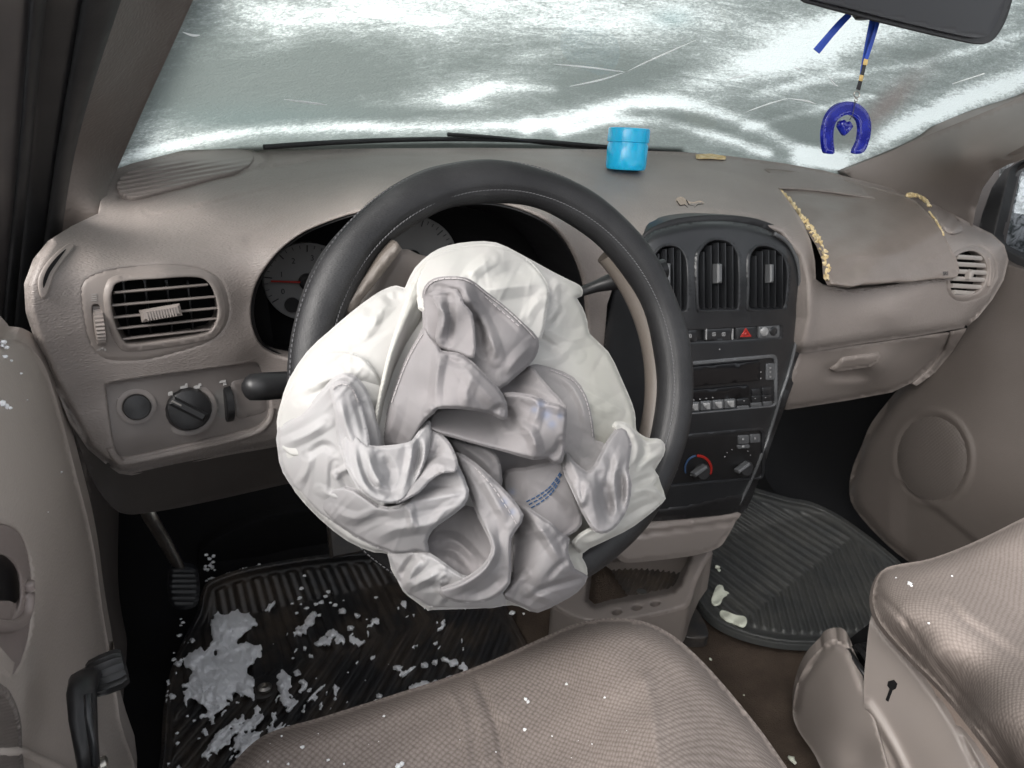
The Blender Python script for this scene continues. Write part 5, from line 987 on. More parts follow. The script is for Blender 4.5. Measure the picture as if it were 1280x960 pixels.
fold([(594, 655), (640, 690), (700, 730), (722, 752), (745, 768), (740, 795), (757, 840), (788, 857), (764, 893), (722, 918), (670, 942), (640, 930), (600, 912), (585, 900), (606, 866), (606, 770), (621, 742), (620, 700)], [(600, 660, 58), (640, 692, 92), (700, 731, 114), (742, 770, 100), (757, 840, 92), (786, 857, 60), (764, 892, 56), (670, 940, 56), (600, 910, 66), (590, 898, 72), (612, 850, 66), (610, 775, 62), (630, 730, 72), (690, 800, 108), (660, 860, 96), (720, 850, 100), (640, 800, 84)], lite=.15, rnd=7, curl=.012,
  cre=[(7, 12, [(640, 700), (680, 750), (735, 835)]), (-7, 8, [(640, 915), (680, 888), (740, 870), (784, 857)]), (6, 10, [(600, 900), (620, 870), (640, 850)]), (-5, 7, [(690, 865), (720, 830), (745, 815)]), (5, 9, [(735, 770), (742, 800), (752, 840)]), (5, 14, [(620, 760), (660, 750), (700, 745)]), (5, 10, [(640, 890), (680, 905), (710, 915)]), (-4, 7, [(730, 790), (738, 770), (745, 800)])])
# right
fold([(848, 500), (868, 490), (890, 500), (908, 520), (930, 537), (955, 532), (971, 543), (968, 570), (945, 600), (957, 620), (944, 640), (970, 664), (965, 682), (900, 735), (850, 762), (790, 790), (772, 802), (752, 775), (790, 745), (830, 740), (860, 700), (880, 640), (880, 560)], [(850, 502, 62), (890, 502, 56), (930, 540, 44), (968, 550, 32), (946, 602, 30), (956, 622, 28), (968, 668, 22), (900, 733, 40), (850, 760, 50), (775, 800, 48), (755, 775, 66), (830, 740, 72), (880, 640, 64), (880, 560, 64), (915, 600, 48), (920, 680, 46)], white=1, warm=.35, rnd=5, curl=.008,
  cre=[(6, 9, [(880, 500), (905, 540), (900, 580), (885, 600)]), (-5, 8, [(910, 530), (925, 560), (900, 600)]), (5, 8, [(905, 600), (935, 580), (965, 560)]), (-5, 8, [(895, 640), (925, 625), (950, 620)]), (6, 10, [(890, 660), (930, 650), (968, 666)]), (-5, 10, [(870, 720), (920, 690), (960, 680)]), (6, 10, [(770, 780), (820, 765), (880, 730)])])
fold([(730, 600), (737, 560), (757, 585), (785, 608), (806, 592), (830, 545), (858, 506), (880, 508), (892, 545), (884, 600), (892, 640), (884, 690), (862, 730), (834, 752), (808, 750), (786, 722), (766, 682), (748, 642)], [(733, 600, 84), (738, 565, 62), (757, 586, 82), (785, 608, 92), (806, 594, 92), (830, 547, 84), (858, 508, 70), (880, 510, 66), (892, 548, 70), (884, 600, 84), (892, 640, 86), (862, 728, 96), (834, 750, 106), (808, 748, 110), (786, 722, 108), (748, 642, 98), (800, 660, 108), (850, 600, 92), (845, 680, 80)], lite=.35, rnd=6, curl=.012,
  cre=[(8, 13, [(738, 565), (765, 620), (775, 640)]), (6, 14, [(790, 612), (800, 680), (815, 745)]), (-9, 12, [(822, 620), (828, 670), (845, 715)]), (8, 10, [(845, 740), (856, 690), (850, 620), (870, 560)]), (-7, 9, [(868, 690), (870, 640), (860, 600)]), (6, 8, [(884, 600), (882, 650), (876, 700)]), (-5, 10, [(835, 560), (845, 600), (840, 640)]), (5, 8, [(760, 640), (775, 680), (785, 640)])])
FOLDS_ = FOLDS
def bagY(Q, lift):
    Y = np.full(len(Q), 9.)
    for O, hf in FOLDS_:
        m_ = inside(Q, O)
        if m_.any(): Y[m_] = np.minimum(Y[m_], clothY(Q[m_], hf(Q[m_])+lift))
    return Y
def stitches(name, path, mat, L_, gap, r, par, lift=1.2):
    Q = resample(cr(path, 8, False), 1.0, False); P = at(Q[:, 0], Q[:, 1], bagY(Q, lift)); s = np.r_[0, np.cumsum(np.linalg.norm(P[1:]-P[:-1], axis=1))]; out = []; t = 0
    f_ = lambda q: np.array([np.interp(q, s, P[:, k]) for k in range(3)])
    while t+L_ < s[-1]:
        a_, b_ = f_(t), f_(t+L_); d = b_-a_; l = np.linalg.norm(d)
        if l > 1e-6: d /= l; n = wn; bb = np.cross(n, d); bb /= np.linalg.norm(bb); out.append(boxgeo((a_+b_)/2, d, bb, np.cross(d, bb), l/2, r, r))
        t += L_+gap
    o = join_geo(name, out, mat, par, False); tag(o, kind='stuff'); return o
m_bluethread = M('blue_thread', (.03, .07, .15), .7, .2); m_greythread = M('seam_thread', (.33, .31, .31), .7, .2)
for k, dy in enumerate((0, 4.5, 9.5)):
    stitches('blue_stitching', [(658+k*3, 627+dy*.8), (672+k*2, 620+dy*.8), (688+k*1, 608+dy*.8), (702, 588+dy*.9)], m_bluethread, .0032, .0012, .0004, AB)
def zs_(*p): return [zp_(q) for q in p]
stitches('seam', zs_((400, 185), (406, 168), (426, 153), (460, 148), (495, 151), (520, 164)), m_greythread, .004, .0006, .00035, AB)
stitches('seam', zs_((522, 164), (548, 186), (592, 220), (640, 265), (666, 294)), m_greythread, .004, .0006, .00035, AB)
stitches('seam', zs_((545, 192), (570, 215), (600, 240), (625, 262)), m_greythread, .003, .0015, .0003, AB)
stitches('seam', zs_((396, 280), (372, 318), (350, 365), (335, 405), (320, 450)), m_greythread, .004, .0006, .0003, AB)
stitches('seam', zs_((182, 412), (194, 401), (212, 400), (230, 413), (244, 445)), m_greythread, .003, .001, .0003, AB)
stitches('seam', zs_((700, 366), (752, 390), (782, 432), (796, 490), (800, 525)), m_greythread, .003, .001, .0003, AB)
stitches('seam', zs_((520, 598), (560, 640), (600, 700), (622, 738)), m_greythread, .003, .0015, .00025, AB)
# ------------------------------------------------------------------ driver seat
DS = thing('driver_seat', 'woven taupe driver seat cushion with raised right bolster and flecks of snow', 'car seat', (-.35, .3, .3))
zs = TPS([(295, 965, .385), (380, 905, .39), (470, 875, .39), (560, 845, .392), (640, 818, .398), (700, 792, .41), (760, 776, .425), (800, 780, .425), (850, 802, .415), (900, 850, .40), (940, 905, .385), (985, 962, .37), (1010, 1000, .36),
          (450, 960, .39), (600, 960, .388), (620, 900, .392), (700, 860, .402), (760, 820, .428), (780, 880, .43), (815, 900, .445), (830, 960, .452), (740, 960, .415), (900, 960, .425), (670, 940, .392), (280, 1010, .37), (600, 1020, .388), (900, 1020, .43)], 1e-3)
so_ = [(262, 1015), (275, 985), (295, 955), (322, 928), (350, 914), (400, 900), (470, 878), (560, 849), (620, 826), (680, 799), (720, 782), (760, 775), (800, 778), (835, 793), (870, 822), (910, 866), (950, 916), (985, 966), (1020, 1015)]
wr = [cr([(596, 850), (610, 880), (622, 915), (632, 970)], 5, False), cr([(560, 862), (578, 895), (585, 960)], 5, False), cr([(590, 868), (600, 900), (606, 950)], 5, False), cr([(626, 905), (640, 940), (648, 970)], 5, False)]
def dseat(A):
    v = np.zeros(len(A))
    for k, l in enumerate(wr): v += (-.004, .002, .0018, -.003)[k]*np.exp(-(dist(A, l, False)/(4+k))**2)
    v += .004*np.exp(-(dist(A, cr([(806, 850), (815, 890), (822, 965)], 4, False), False)/9)**2)
    return v+.0012*np.sin(A[:, 0]*.05+A[:, 1]*.03)*np.sin(A[:, 1]*.06)
relief('cushion', cr(so_, 5, False), zs, m_seat, DS, ax='Z', step=4, disp=dseat, rnd=[(26, -.030, cr(so_, 5, False))], back=(0, .03, -.16), lip=.004)
# ------------------------------------------------------------------ passenger seat
PS = thing('passenger_seat', 'woven taupe passenger seat with moulded plastic side cover', 'car seat', (.4, .25, .3))
po_ = [(1560, 640), (1470, 588), (1400, 594), (1345, 618), (1280, 648), (1240, 668), (1200, 686), (1160, 700), (1125, 706), (1106, 712), (1096, 727), (1092, 750), (1098, 772), (1112, 792), (1140, 822), (1180, 862), (1225, 915), (1262, 965), (1290, 1010), (1560, 1010)]
zp = TPS([(1470, 600, .42), (1560, 650, .40), (1560, 1000, .44), (1450, 800, .42), (1345, 618, .425), (1280, 652, .42), (1200, 690, .415), (1120, 710, .405), (1096, 735, .395), (1095, 765, .375), (1140, 820, .345), (1200, 885, .335), (1262, 962, .33), (1150, 740, .43), (1200, 760, .44), (1180, 800, .43), (1240, 860, .44), (1280, 930, .45), (1280, 780, .425), (1280, 700, .42), (1240, 740, .425), (1345, 800, .42), (1345, 1000, .45), (1120, 770, .41), (1160, 820, .40), (1220, 900, .40), (1270, 950, .42)], 1e-3)
def dps(A):
    v = -.004*np.exp(-(dist(A, cr([(1100, 745), (1130, 775), (1170, 830), (1220, 890), (1262, 945)], 5, False), False)/3)**2)
    return v-.0025*np.exp(-(dist(A, cr([(1186, 752), (1205, 775), (1240, 800), (1290, 835)], 5, False), False)/5)**2)+.002*np.exp(-(dist(A, cr([(1192, 748), (1212, 768), (1246, 790), (1290, 820)], 5, False), False)/6)**2)
relief('cushion', cr(po_, 4), zp, m_seat2, PS, ax='Z', step=4, disp=dps, rnd=[(22, -.022, cr(po_[:12], 4, False))], back=(.01, .01, -.012), lip=.001)
sband = [(1093, 748), (1099, 774), (1113, 794), (1141, 824), (1181, 864), (1226, 917), (1263, 967), (1262, 1010), (1180, 1010), (1130, 900), (1098, 800), (1091, 770)]
side_ = [(1090, 770), (1099, 782), (1113, 800), (1140, 830), (1170, 868), (1195, 905), (1220, 945), (1235, 975), (1240, 1010), (1110, 1010), (1095, 940), (1083, 895), (1080, 860), (1083, 820), (1086, 790)]
xs_ = TPS([(1095, 780, .145), (1140, 830, .14), (1200, 910, .135), (1240, 1000, .13), (1082, 860, .125), (1100, 950, .12), (1110, 1010, .12), (1150, 900, .125), (1180, 960, .12)], 1e-3)
def dside(A):
    l = cr([(1090, 800), (1120, 850), (1150, 905), (1180, 965), (1195, 1010)], 5, False); g2 = cr([(1083, 880), (1100, 905), (1125, 950), (1145, 1000)], 5, False)
    return -.006*np.exp(-(dist(A, l, False)/5)**2)*0-.007*np.exp(-(dist(A, g2, False)/6)**2)+.004*np.exp(-(dist(A, cr([(1082, 890), (1098, 915), (1118, 955), (1135, 1000)], 5, False), False)/3)**2)
SCV = relief('side_cover', cr(side_, 4), xs_, m_trim, PS, ax='X', step=4, disp=dside, rnd=[(7, .010, [(1090, 770), (1113, 800), (1140, 830), (1170, 868), (1195, 905), (1240, 1000)])], back=(.03, 0, 0))
relief('side_cloth', cr([(1092, 752), (1099, 772), (1113, 792), (1141, 822), (1181, 862), (1226, 915), (1266, 970), (1280, 1010), (1236, 1010), (1218, 948), (1190, 903), (1165, 866), (1135, 830), (1105, 796), (1094, 775)], 3), lambda x, y: xs_(x, y)+.008, m_seatside, PS, ax='X', step=4, back=(.03, 0, 0), rnd=[(5, .006)])
sl = [(1110, 852), (1117, 850), (1121, 855), (1119, 861), (1115, 863), (1110, 877), (1107, 875), (1112, 861), (1109, 857)]
relief('recliner_slot', sl, lambda x, y: xs_(x, y)-.0008, m_blackmat, SCV, ax='X', step=2, back=(.002, 0, 0), lip=.0002)
# rail cover in front of the seat side
RC = [(1027, 812), (1033, 804), (1045, 800), (1056, 802), (1063, 812), (1070, 832), (1078, 850), (1083, 880), (1097, 915), (1112, 1000), (1050, 1000), (1020, 945), (998, 912), (992, 888), (998, 855), (1010, 830)]
xr = TPS([(1040, 803, .165), (1062, 815, .15), (1082, 870, .125), (1110, 990, .11), (995, 888, .175), (1010, 830, .18), (1050, 980, .11), (1040, 850, .145), (1050, 900, .125), (1020, 920, .14)], 1e-3)
relief('rail_cover', cr(RC, 4), xr, m_trim, PS, ax='X', step=4, rnd=[(12, .02, [(1083, 860), (1063, 812), (1045, 800), (1027, 812), (998, 855), (992, 888)])], back=(.02, .02, 0), disp=lambda A: .012*np.exp(-(((A[:, 0]-1075)/26)**2+((A[:, 1]-945)/26)**2)))
for q in (0, 1): tube('seat_rail', [at(1060+q*12, 812-q*6, .165, 'X'), at(1072+q*12, 830-q*6, .155, 'X'), at(1084+q*10, 846-q*6, .145, 'X')], .0045, m_black, PS, seg=8, flat=.6)
tube('seat_rail', [at(1056, 815, .18, 'X'), at(1084, 808, .18, 'X')], .006, m_blackmat, PS, seg=8)
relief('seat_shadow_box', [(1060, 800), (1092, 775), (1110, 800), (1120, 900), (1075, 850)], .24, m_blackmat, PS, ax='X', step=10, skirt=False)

# ------------------------------------------------------------------ driver door
DD = thing('driver_door', 'beige driver door with window crank and recessed inner handle', 'car door', (-.76, .45, .1))
yd = TPS([(-60, 425, .52), (-60, 600, .40), (-60, 900, .30), (0, 428, .60), (0, 520, .50), (0, 740, .415), (0, 900, .375), (30, 430, .65), (60, 470, .68), (60, 560, .60), (80, 540, .68), (60, 740, .505), (60, 900, .465), (105, 680, .64), (100, 650, .64), (112, 850, .60), (120, 800, .65), (140, 900, .645), (155, 970, .66), (30, 560, .52), (20, 640, .455), (40, 640, .49)], 1e-3)
do_ = [(-70, 420), (0, 425), (22, 428), (40, 440), (55, 462), (68, 500), (82, 550), (95, 600), (108, 650), (118, 700), (126, 760), (138, 830), (148, 900), (155, 1000), (-70, 1000)]
hs_ = cr([(-30, 655), (0, 653), (22, 662), (34, 685), (40, 720), (40, 760), (36, 800), (26, 830), (13, 848), (-10, 826), (-30, 815)], 4)
cup = cr([(-30, 690), (-5, 690), (12, 697), (24, 715), (27, 745), (23, 765), (14, 779), (4, 777), (-30, 772)], 4)
def ddoor(A):
    x, y = A[:, 0], A[:, 1]; l = cr([(52, 560), (50, 640), (46, 720), (38, 800), (28, 870), (24, 960)], 5, False)
    l2 = cr([(122, 745), (114, 775), (112, 830), (118, 900), (135, 950)], 5, False)
    return -.0015*np.exp(-(dist(A, l, False)/2.5)**2)+.002*np.exp(-(dist(A, hs_)/3)**2)+.012*np.exp(-(((x-128)/12)**2+((y-850)/80)**2))-.002*np.exp(-(dist(A, l2, False)/3)**2)
relief('door_panel', cr(do_, 4), yd, m_door, DD, step=4.5, disp=ddoor, holes=[hs_], backhole=(0, .012, 0), rnd=[(26, .05, cr(do_[1:12], 4, False))], back=(0, .04, 0))
m_hand = M('handle_plastic', (.27, .225, .21), .42, .5, grain=('n', 900, .1, .0003), dirt=(12, .5, (.21, .18, .165)))
HB = relief('handle_bezel', np.array([hs_.mean(0)+(p-hs_.mean(0))*.985 for p in hs_]), yd, m_hand, DD, step=3, off=.001, holes=[cup], rnd=[(6, .005)], back=(0, .012, 0), backhole=(0, .018, 0), disp=lambda A: .006*np.exp(-(((A[:, 0]-6)/16)**2+((A[:, 1]-818)/22)**2)))
relief('handle_cup', cup, lambda x, y: yd(x, y)+.016+.006*np.sin((y-690)/90*3.1), m_black, HB, step=4, skirt=False)
hp = [(35, 728), (36, 742), (34, 762), (28, 776), (14, 783), (-8, 781), (-30, 778)]
tube('door_handle', [at(float(x), float(y), float(yd(np.array([float(x)]), np.array([float(y)]))[0])-.003) for x, y in cr(hp, 4, False)], .0034, m_hand, HB, seg=12)
gr = cr([(-30, 862), (0, 866), (12, 880), (21, 905), (23, 935), (22, 1000), (-30, 1000)], 4)
relief('speaker_grille', gr, yd, m_trimlow, DD, step=1.5, off=-.003, disp=lambda A: .0012*np.sin((A[:, 1]+A[:, 0]*.25)*1.5), back=(0, .004, 0))
tube('armrest', [at(-20., 942., .36), at(22., 940., .41), at(34., 946., .43), at(60., 956., .46), at(95., 972., .52)], [.006, .0055, .0055, .005, .004], m_door, DD, seg=14, flat=.6)
# window crank: arm and knob
XC = -.722
def ck(x, y, v=XC): return at(x, y, v, 'X')
tube('window_crank', [ck(112, 962), ck(108, 930), ck(104, 895), ck(102, 865), ck(106, 847), ck(116, 840)], [.0085, .0082, .0078, .0078, .0085, .008], m_black, DD, seg=12, flat=.55)
tube('crank_ridge', [ck(119, 955, XC+.006), ck(115, 925, XC+.006), ck(111, 895, XC+.006), ck(110, 868, XC+.006)], .0022, m_bezel, DD, seg=6)
d_ = np.array([.97, .1, .12]); lathe('crank_knob', ck(112, 850), d_, [(.010, 0), (.0118, .002), (.0128, .008), (.0128, .017), (.011, .0205), (.003, .021)], m_black, DD, seg=36, flute=18, fl_amp=.07)
lathe('crank_screw', ck(126, 955, XC+.004), d_, [(.004, 0), (.004, .003), (.002, .004)], m_chrome, DD, seg=12)

# ------------------------------------------------------------------ rubber mats
def ribs_driver(W):
    x, y = W[:, 0], W[:, 1]; yk = 1.06+.10*(x+.45)
    s = np.where(y > yk, x, x-(y-yk)*.9)
    r = np.sin(s*2*np.pi/.034); return np.clip(r*1.8, -1, 1)
def mat_rel(name, outl, z0, ribf, mat, par, step, slope=None, rim=None):
    def dep(x, y):
        W = at(x, y, np.full(len(x), z0), 'Z')
        z = z0+.004*ribf(W)*np.clip((dist(np.stack([x, y], 1), np.array(outl))-13)/4, 0, 1)
        if slope: z = z+slope(W)
        return z
    O = np.array(outl)
    def disp(A):
        d = dist(A, O); return .010*np.exp(-((d-4)/2.6)**2)-.003*(np.clip(1-abs(d-12)/4, 0, 1))
    return relief(name, outl, dep, mat, par, ax='Z', step=step, disp=disp, back=(0, 0, -.012))
FM = thing('floor_mat', 'wet black rubber driver mat with chevron ribs, strewn with snow', 'floor mat', (-.45, 1.1, .02), 'rubber floor mats')
dm = cr([(252, 742), (262, 726), (300, 712), (360, 700), (430, 691), (510, 686), (575, 690), (612, 725), (640, 772), (662, 815), (700, 900), (600, 960), (300, 1000), (205, 1000), (203, 930), (206, 880), (215, 835), (232, 795), (247, 765)], 4)
mat_rel('rubber_sheet', dm, .022, ribs_driver, m_rubber, FM, 2.4, slope=lambda W: np.clip(W[:, 1]-1.22, 0, 1)*.45)
lathe('fixing_stud', at(331, 861, .03, 'Z'), (0, 0, 1), [(.011, 0), (.011, .004), (.006, .006), (.006, .003), (.001, .003)], m_chrome, FM, seg=20)
lathe('rubber_boss', at(330, 862, .02, 'Z'), (0, 0, 1), [(.028, 0), (.027, .006), (.020, .008), (.001, .008)], m_rubber, FM, seg=24)
def ribs_pass(W):
    x, y = W[:, 0], W[:, 1]; s = x-np.minimum(y-.90-.3*(x-.5), 0)*1.0
    r = np.sin(s*2*np.pi/.029); return np.clip(r*1.8, -1, 1)
FM2 = thing('floor_mat', 'dusty black rubber passenger mat with raised rim and chevron ribs', 'floor mat', (.6, 1., .02), 'rubber floor mats')
pm = cr([(868, 722), (866, 738), (874, 756), (890, 774), (915, 788), (950, 799), (990, 805), (1040, 805), (1085, 799), (1118, 780), (1136, 745), (1130, 710), (1108, 688), (1075, 662), (1045, 642), (1015, 628), (985, 622), (950, 612), (915, 604), (880, 630), (868, 680)], 4)
mat_rel('rubber_sheet', pm, .03, ribs_pass, m_rubber2, FM2, 2.2, slope=lambda W: np.clip(W[:, 1]-1.1, 0, 1)*.3)
relief('rubber_edge', cr([(840, 770), (862, 752), (885, 790), (872, 797), (850, 792)], 4), .03, m_rubber, FM2, ax='Z', step=4, back=(0, 0, -.02))

# ------------------------------------------------------------------ snow and debris
def clump(name, spots, mat, parent, zf, squash=.5, seed=1):
    rs = np.random.RandomState(seed); parts = []
    bm = bmesh.new(); bmesh.ops.create_icosphere(bm, subdivisions=2, radius=1); SV = np.array([v.co[:] for v in bm.verts]); SF = [tuple(v.index for v in f.verts) for f in bm.faces]; bm.free()
    for (x, y, r) in spots:
        c = zf(x, y); R_ = r/FPX*np.linalg.norm(c-CAM); ph = rs.rand(3)*6
        k = 1+.28*np.sin(SV[:, 0]*3+ph[0])*np.sin(SV[:, 1]*4+ph[1])+.16*np.sin(SV[:, 2]*7+ph[2]+SV[:, 0]*5)
        parts.append((c+SV*k[:, None]*R_*np.array([rs.uniform(.8, 1.3), rs.uniform(.8, 1.3), squash]), SF))
    o = join_geo(name, parts, mat, parent, True); tag(o, kind='stuff'); return o
rs = np.random.RandomState(3)
dz = lambda x, y: at(float(x), float(y), .027+max(0, at(float(x), float(y), .022, 'Z')[1]-1.22)*.45, 'Z')
# the big patch: a thin drift with a ragged edge and bare streaks following the ribs
pg = cr([(270, 748), (285, 745), (300, 752), (312, 765), (322, 780), (312, 793), (326, 806), (316, 822), (310, 838), (316, 856), (306, 866), (292, 868), (278, 884), (262, 890), (246, 882), (232, 886), (230, 866), (238, 846), (232, 830), (244, 815), (262, 800), (266, 778), (264, 760)], 3)
gx, gy = np.meshgrid(np.arange(196, 596, 1.3), np.arange(735, 965, 1.3)); A = np.stack([gx.ravel(), gy.ravel()], 1)
def fb(x, y, s, sd): return vnoise(x, y, s, sd)*.5+vnoise(x, y, s/2.1, sd+1)*.3+vnoise(x, y, s/4.3, sd+2)*.2
dd2 = dist(A, pg); sg_ = np.where(inside(A, pg), dd2, -dd2); W_ = at(A[:, 0], A[:, 1], np.full(len(A), .024), 'Z')
mask = np.tanh(sg_/9)*.62+(fb(A[:, 0], A[:, 1], 20, 41)-.5)*2.2+.04
dv = (A[:, 0]-250)*.72-(A[:, 1]-900)*.7                                      # second thin area, streaked
m2 = np.exp(-(((A[:, 0]-300)/62)**2+((A[:, 1]-912)/38)**2))*.75+(fb(A[:, 0]*.7+A[:, 1]*.7, (A[:, 1]-A[:, 0])*.28, 9, 51)-.5)*2.0-.55
m3 = np.exp(-(((A[:, 0]-353)/9)**2+((A[:, 1]-862)/24)**2))*1.2+(fb(A[:, 0], A[:, 1], 12, 61)-.5)*1.6-.55
mask = np.maximum(np.maximum(mask, m2), m3)
for (x_, y_, r_) in ((388, 776, 8), (378, 786, 6), (416, 792, 9), (424, 799, 8), (406, 801, 8), (398, 805, 6), (446, 769, 5), (469, 776, 7), (438, 785, 5), (372, 842, 6), (378, 852, 6), (497, 835, 6), (530, 831, 6), (543, 828, 5), (556, 824, 6), (566, 829, 7), (575, 834, 4), (519, 861, 9), (532, 857, 9), (545, 853, 7), (474, 870, 5), (428, 764, 6), (392, 768, 6), (340, 915, 7), (240, 800, 5), (222, 830, 5), (214, 870, 6)):
    mask = np.maximum(mask, np.exp(-((A[:, 0]-x_)**2+((A[:, 1]-y_)*1.2)**2)/(r_*r_))*1.5-.62+(fb(A[:, 0], A[:, 1], 7, 81)-.5)*1.1)
mask = np.where(((A[:, 0]-330)/12)**2+((A[:, 1]-862)/24)**2 < 1, -1, mask)
mask = np.where(A[:, 0] < 205, -1, mask)
Hs = mask.reshape(gx.shape); zz = .024+.010*np.clip(mask, 0, .9)+.007*fb(A[:, 0], A[:, 1], 8, 71); P = at(A[:, 0], A[:, 1], zz, 'Z'); idx = {}; V = []; F = []
nc = gx.shape[1]; Mi = Hs > 0
for j in range(gx.shape[0]-1):
    for i in range(nc-1):
        if Mi[j:j+2, i:i+2].sum() >= 3:
            q = []
            for (a_, b_) in ((j, i), (j, i+1), (j+1, i+1), (j+1, i)):
                if not Mi[a_, b_]: continue
                k_ = a_*nc+b_
                if k_ not in idx: idx[k_] = len(V); V.append(P[k_])
                q.append(idx[k_])
            F.append(tuple(q[::-1]))
SN = mesh('snow', V, F, m_snow, None); md = SN.modifiers.new('t', 'SOLIDIFY'); md.thickness = .006; md.offset = -1
tag(SN, 'thin drift of trodden snow spread over the left side of the driver mat', 'snow', kind='stuff')
sp = [(640, 766, 3), (655, 767, 2), (379, 889, 2), (470, 876, 2.2)]
for _ in range(10):
    x = rs.uniform(330, 560); y = rs.uniform(730, 900)
    if y > 895-(x-330)*.27: continue
    sp.append((x, y, rs.uniform(.5, 1.6)))
for _ in range(14): sp.append((rs.uniform(212, 320), rs.uniform(880, 955), rs.uniform(.6, 2.6)))
for _ in range(14): t = rs.rand(); sp.append((232-28*t+rs.uniform(-5, 9), 770+110*t+rs.uniform(-6, 6), rs.uniform(.8, 3)))
for _ in range(18): t = rs.rand(); sp.append((395+rs.normal(0, 28), 748+rs.normal(0, 17), rs.uniform(.8, 3)))
o = clump('snow_clump', sp, m_snow, None, dz, .45, 5); tag(o, 'loose crumbs of snow scattered over the driver mat ribs', 'snow')
# snow on the seats, door top and passenger mat
def sz(x, y): return at(float(x), float(y), float(zs(np.array([float(x)]), np.array([float(y)]))[0])+.001, 'Z')
sps = [(657, 874, 2.2), (660, 877, 2), (656, 912, 1.8), (708, 855, 1.4), (756, 872, 1.3), (812, 903, 1.2), (378, 934, 2), (352, 920, 1.2), (410, 950, 1.5), (498, 958, 3), (502, 955, 2.6), (480, 895, 1.2), (430, 955, 1.2), (360, 955, 1.3), (335, 952, 1), (690, 920, .8), (740, 930, .8), (620, 940, .8)]
for _ in range(8): x = rs.uniform(320, 900); sps.append((x, rs.uniform(905, 958), rs.uniform(.35, .6)))
o = clump('snow_crumb', sps, m_snow, None, sz, .7, 6); tag(o, 'tiny flecks of snow on the driver seat cushion', 'snow')
def szp(x, y): return at(float(x), float(y), float(zp(np.array([float(x)]), np.array([float(y)]))[0])+.001, 'Z')
o = clump('snow_crumb', [(1137, 729, 2), (1139, 732, 1.6), (1161, 779, 1.3), (1120, 722, .8), (1190, 720, .8)], m_snow, None, szp, .7, 7); tag(o, 'two small white flecks on the passenger seat', 'snow')
def sdoor(x, y): return at(float(x), float(y), float(yd(np.array([float(x)]), np.array([float(y)]))[0])-.001)
o = clump('snow_crumb', [(4, 428, 3), (8, 434, 2.4), (6, 446, 2.4), (14, 451, 1.6), (2, 505, 4), (7, 508, 3.4), (12, 510, 2), (26, 467, 1.3), (3, 432, 2), (77, 590, 1.2), (60, 640, .8), (34, 500, .8)], m_snow, None, sdoor, .8, 8); tag(o, 'small flecks of snow on the top corner of the driver door', 'snow')
m_paper = M('pale_scrap', (.50, .52, .44), .8, .2, grain=('n', 200, .6, .002))
pz = lambda x, y: at(float(x), float(y), .036, 'Z')
def scrap(name, path, lab):
    o = relief(name, cr(path, 3), lambda x, y: .037+.0025*np.sin(x*.21+y*.3), m_paper, None, ax='Z', step=2, back=(0, 0, -.003)); tag(o, lab, 'scrap')
scrap('scrap', [(902, 763), (910, 765), (920, 769), (931, 771), (933, 777), (929, 782), (918, 778), (908, 774), (901, 768)], 'pale crumpled scrap lying nearest the rim of the passenger mat')
scrap('scrap', [(893, 740), (897, 732), (903, 732), (905, 738), (911, 741), (904, 745), (900, 753), (893, 755), (890, 750)], 'pale twisted scrap on the passenger mat, nearer the centre tray')
o = clump('crumb', [(897, 709, 3), (899, 713, 2), (888, 824, 1.6), (848, 821, 1.2), (990, 949, 3), (993, 953, 2), (930, 869, 1)], m_paper, None, lambda x, y: at(float(x), float(y), .012 if y > 800 else .036, 'Z'), .8, 9); tag(o, 'pale crumbs on the passenger mat and brown carpet', 'debris')

# ------------------------------------------------------------------ pedals
BP = thing('parking_brake_pedal', 'worn metal pedal arm with ribbed black pad at the far left of the footwell', 'pedal', (-.66, 1.2, .15))
tube('pedal_arm', [at(180, 632, 1.14), at(190, 650, 1.15), at(205, 675, 1.16), (at(220, 702, 1.165)), at(228, 715, 1.165)], [.013, .0145, .015, .015, .013], m_chrome, BP, seg=10, flat=.5)
relief('pedal_pad', cr([(213, 716), (222, 711), (238, 711), (247, 718), (249, 738), (246, 755), (235, 761), (220, 760), (212, 750), (211, 732)], 3), 1.15, m_bezel, BP, step=2.5, back=(0, .015, .0), disp=lambda A: -.003*np.clip(np.sin(A[:, 1]*.9)*2, 0, 1), rnd=[(4, .006)])
DP = thing('dead_pedal', 'dark footrest ledge with a line of snow along its lower edge', 'footrest', (-.55, 1.3, .1))
relief('footrest', cr([(250, 690), (300, 660), (360, 640), (420, 640), (440, 680), (330, 700), (262, 728)], 3), 1.33, m_blackmat, DP, step=6, back=(0, .03, 0), off=.02)
lin = [(258+i*3.3, 726-i*.95-1.5*math.sin(i), rs.uniform(1.1, 2.2)) for i in range(21)]+[(262+rs.uniform(-6, 8), 700+rs.uniform(-8, 14), rs.uniform(1, 2.6)) for _ in range(14)]
o = clump('snow_line', lin, m_snow, None, lambda x, y: at(float(x), float(y), 1.31), .6, 11); tag(o, 'thin line of snow caught on the footrest edge', 'snow')
BR = thing('brake_pedal', 'black brake pedal hanging in the dark footwell', 'pedal', (-.4, 1.15, .2))
tube('pedal_arm', [(-.36, 1.3, .42), (-.37, 1.22, .28), (-.38, 1.17, .20)], .009, m_black, BR); block('pedal_pad', np.array([-.38, 1.155, .18]), np.array([1., 0, 0]), np.array([0, .35, .94]), np.array([0, -.94, .35]), .045, .028, .008, mat=m_rubber, parent=BR)

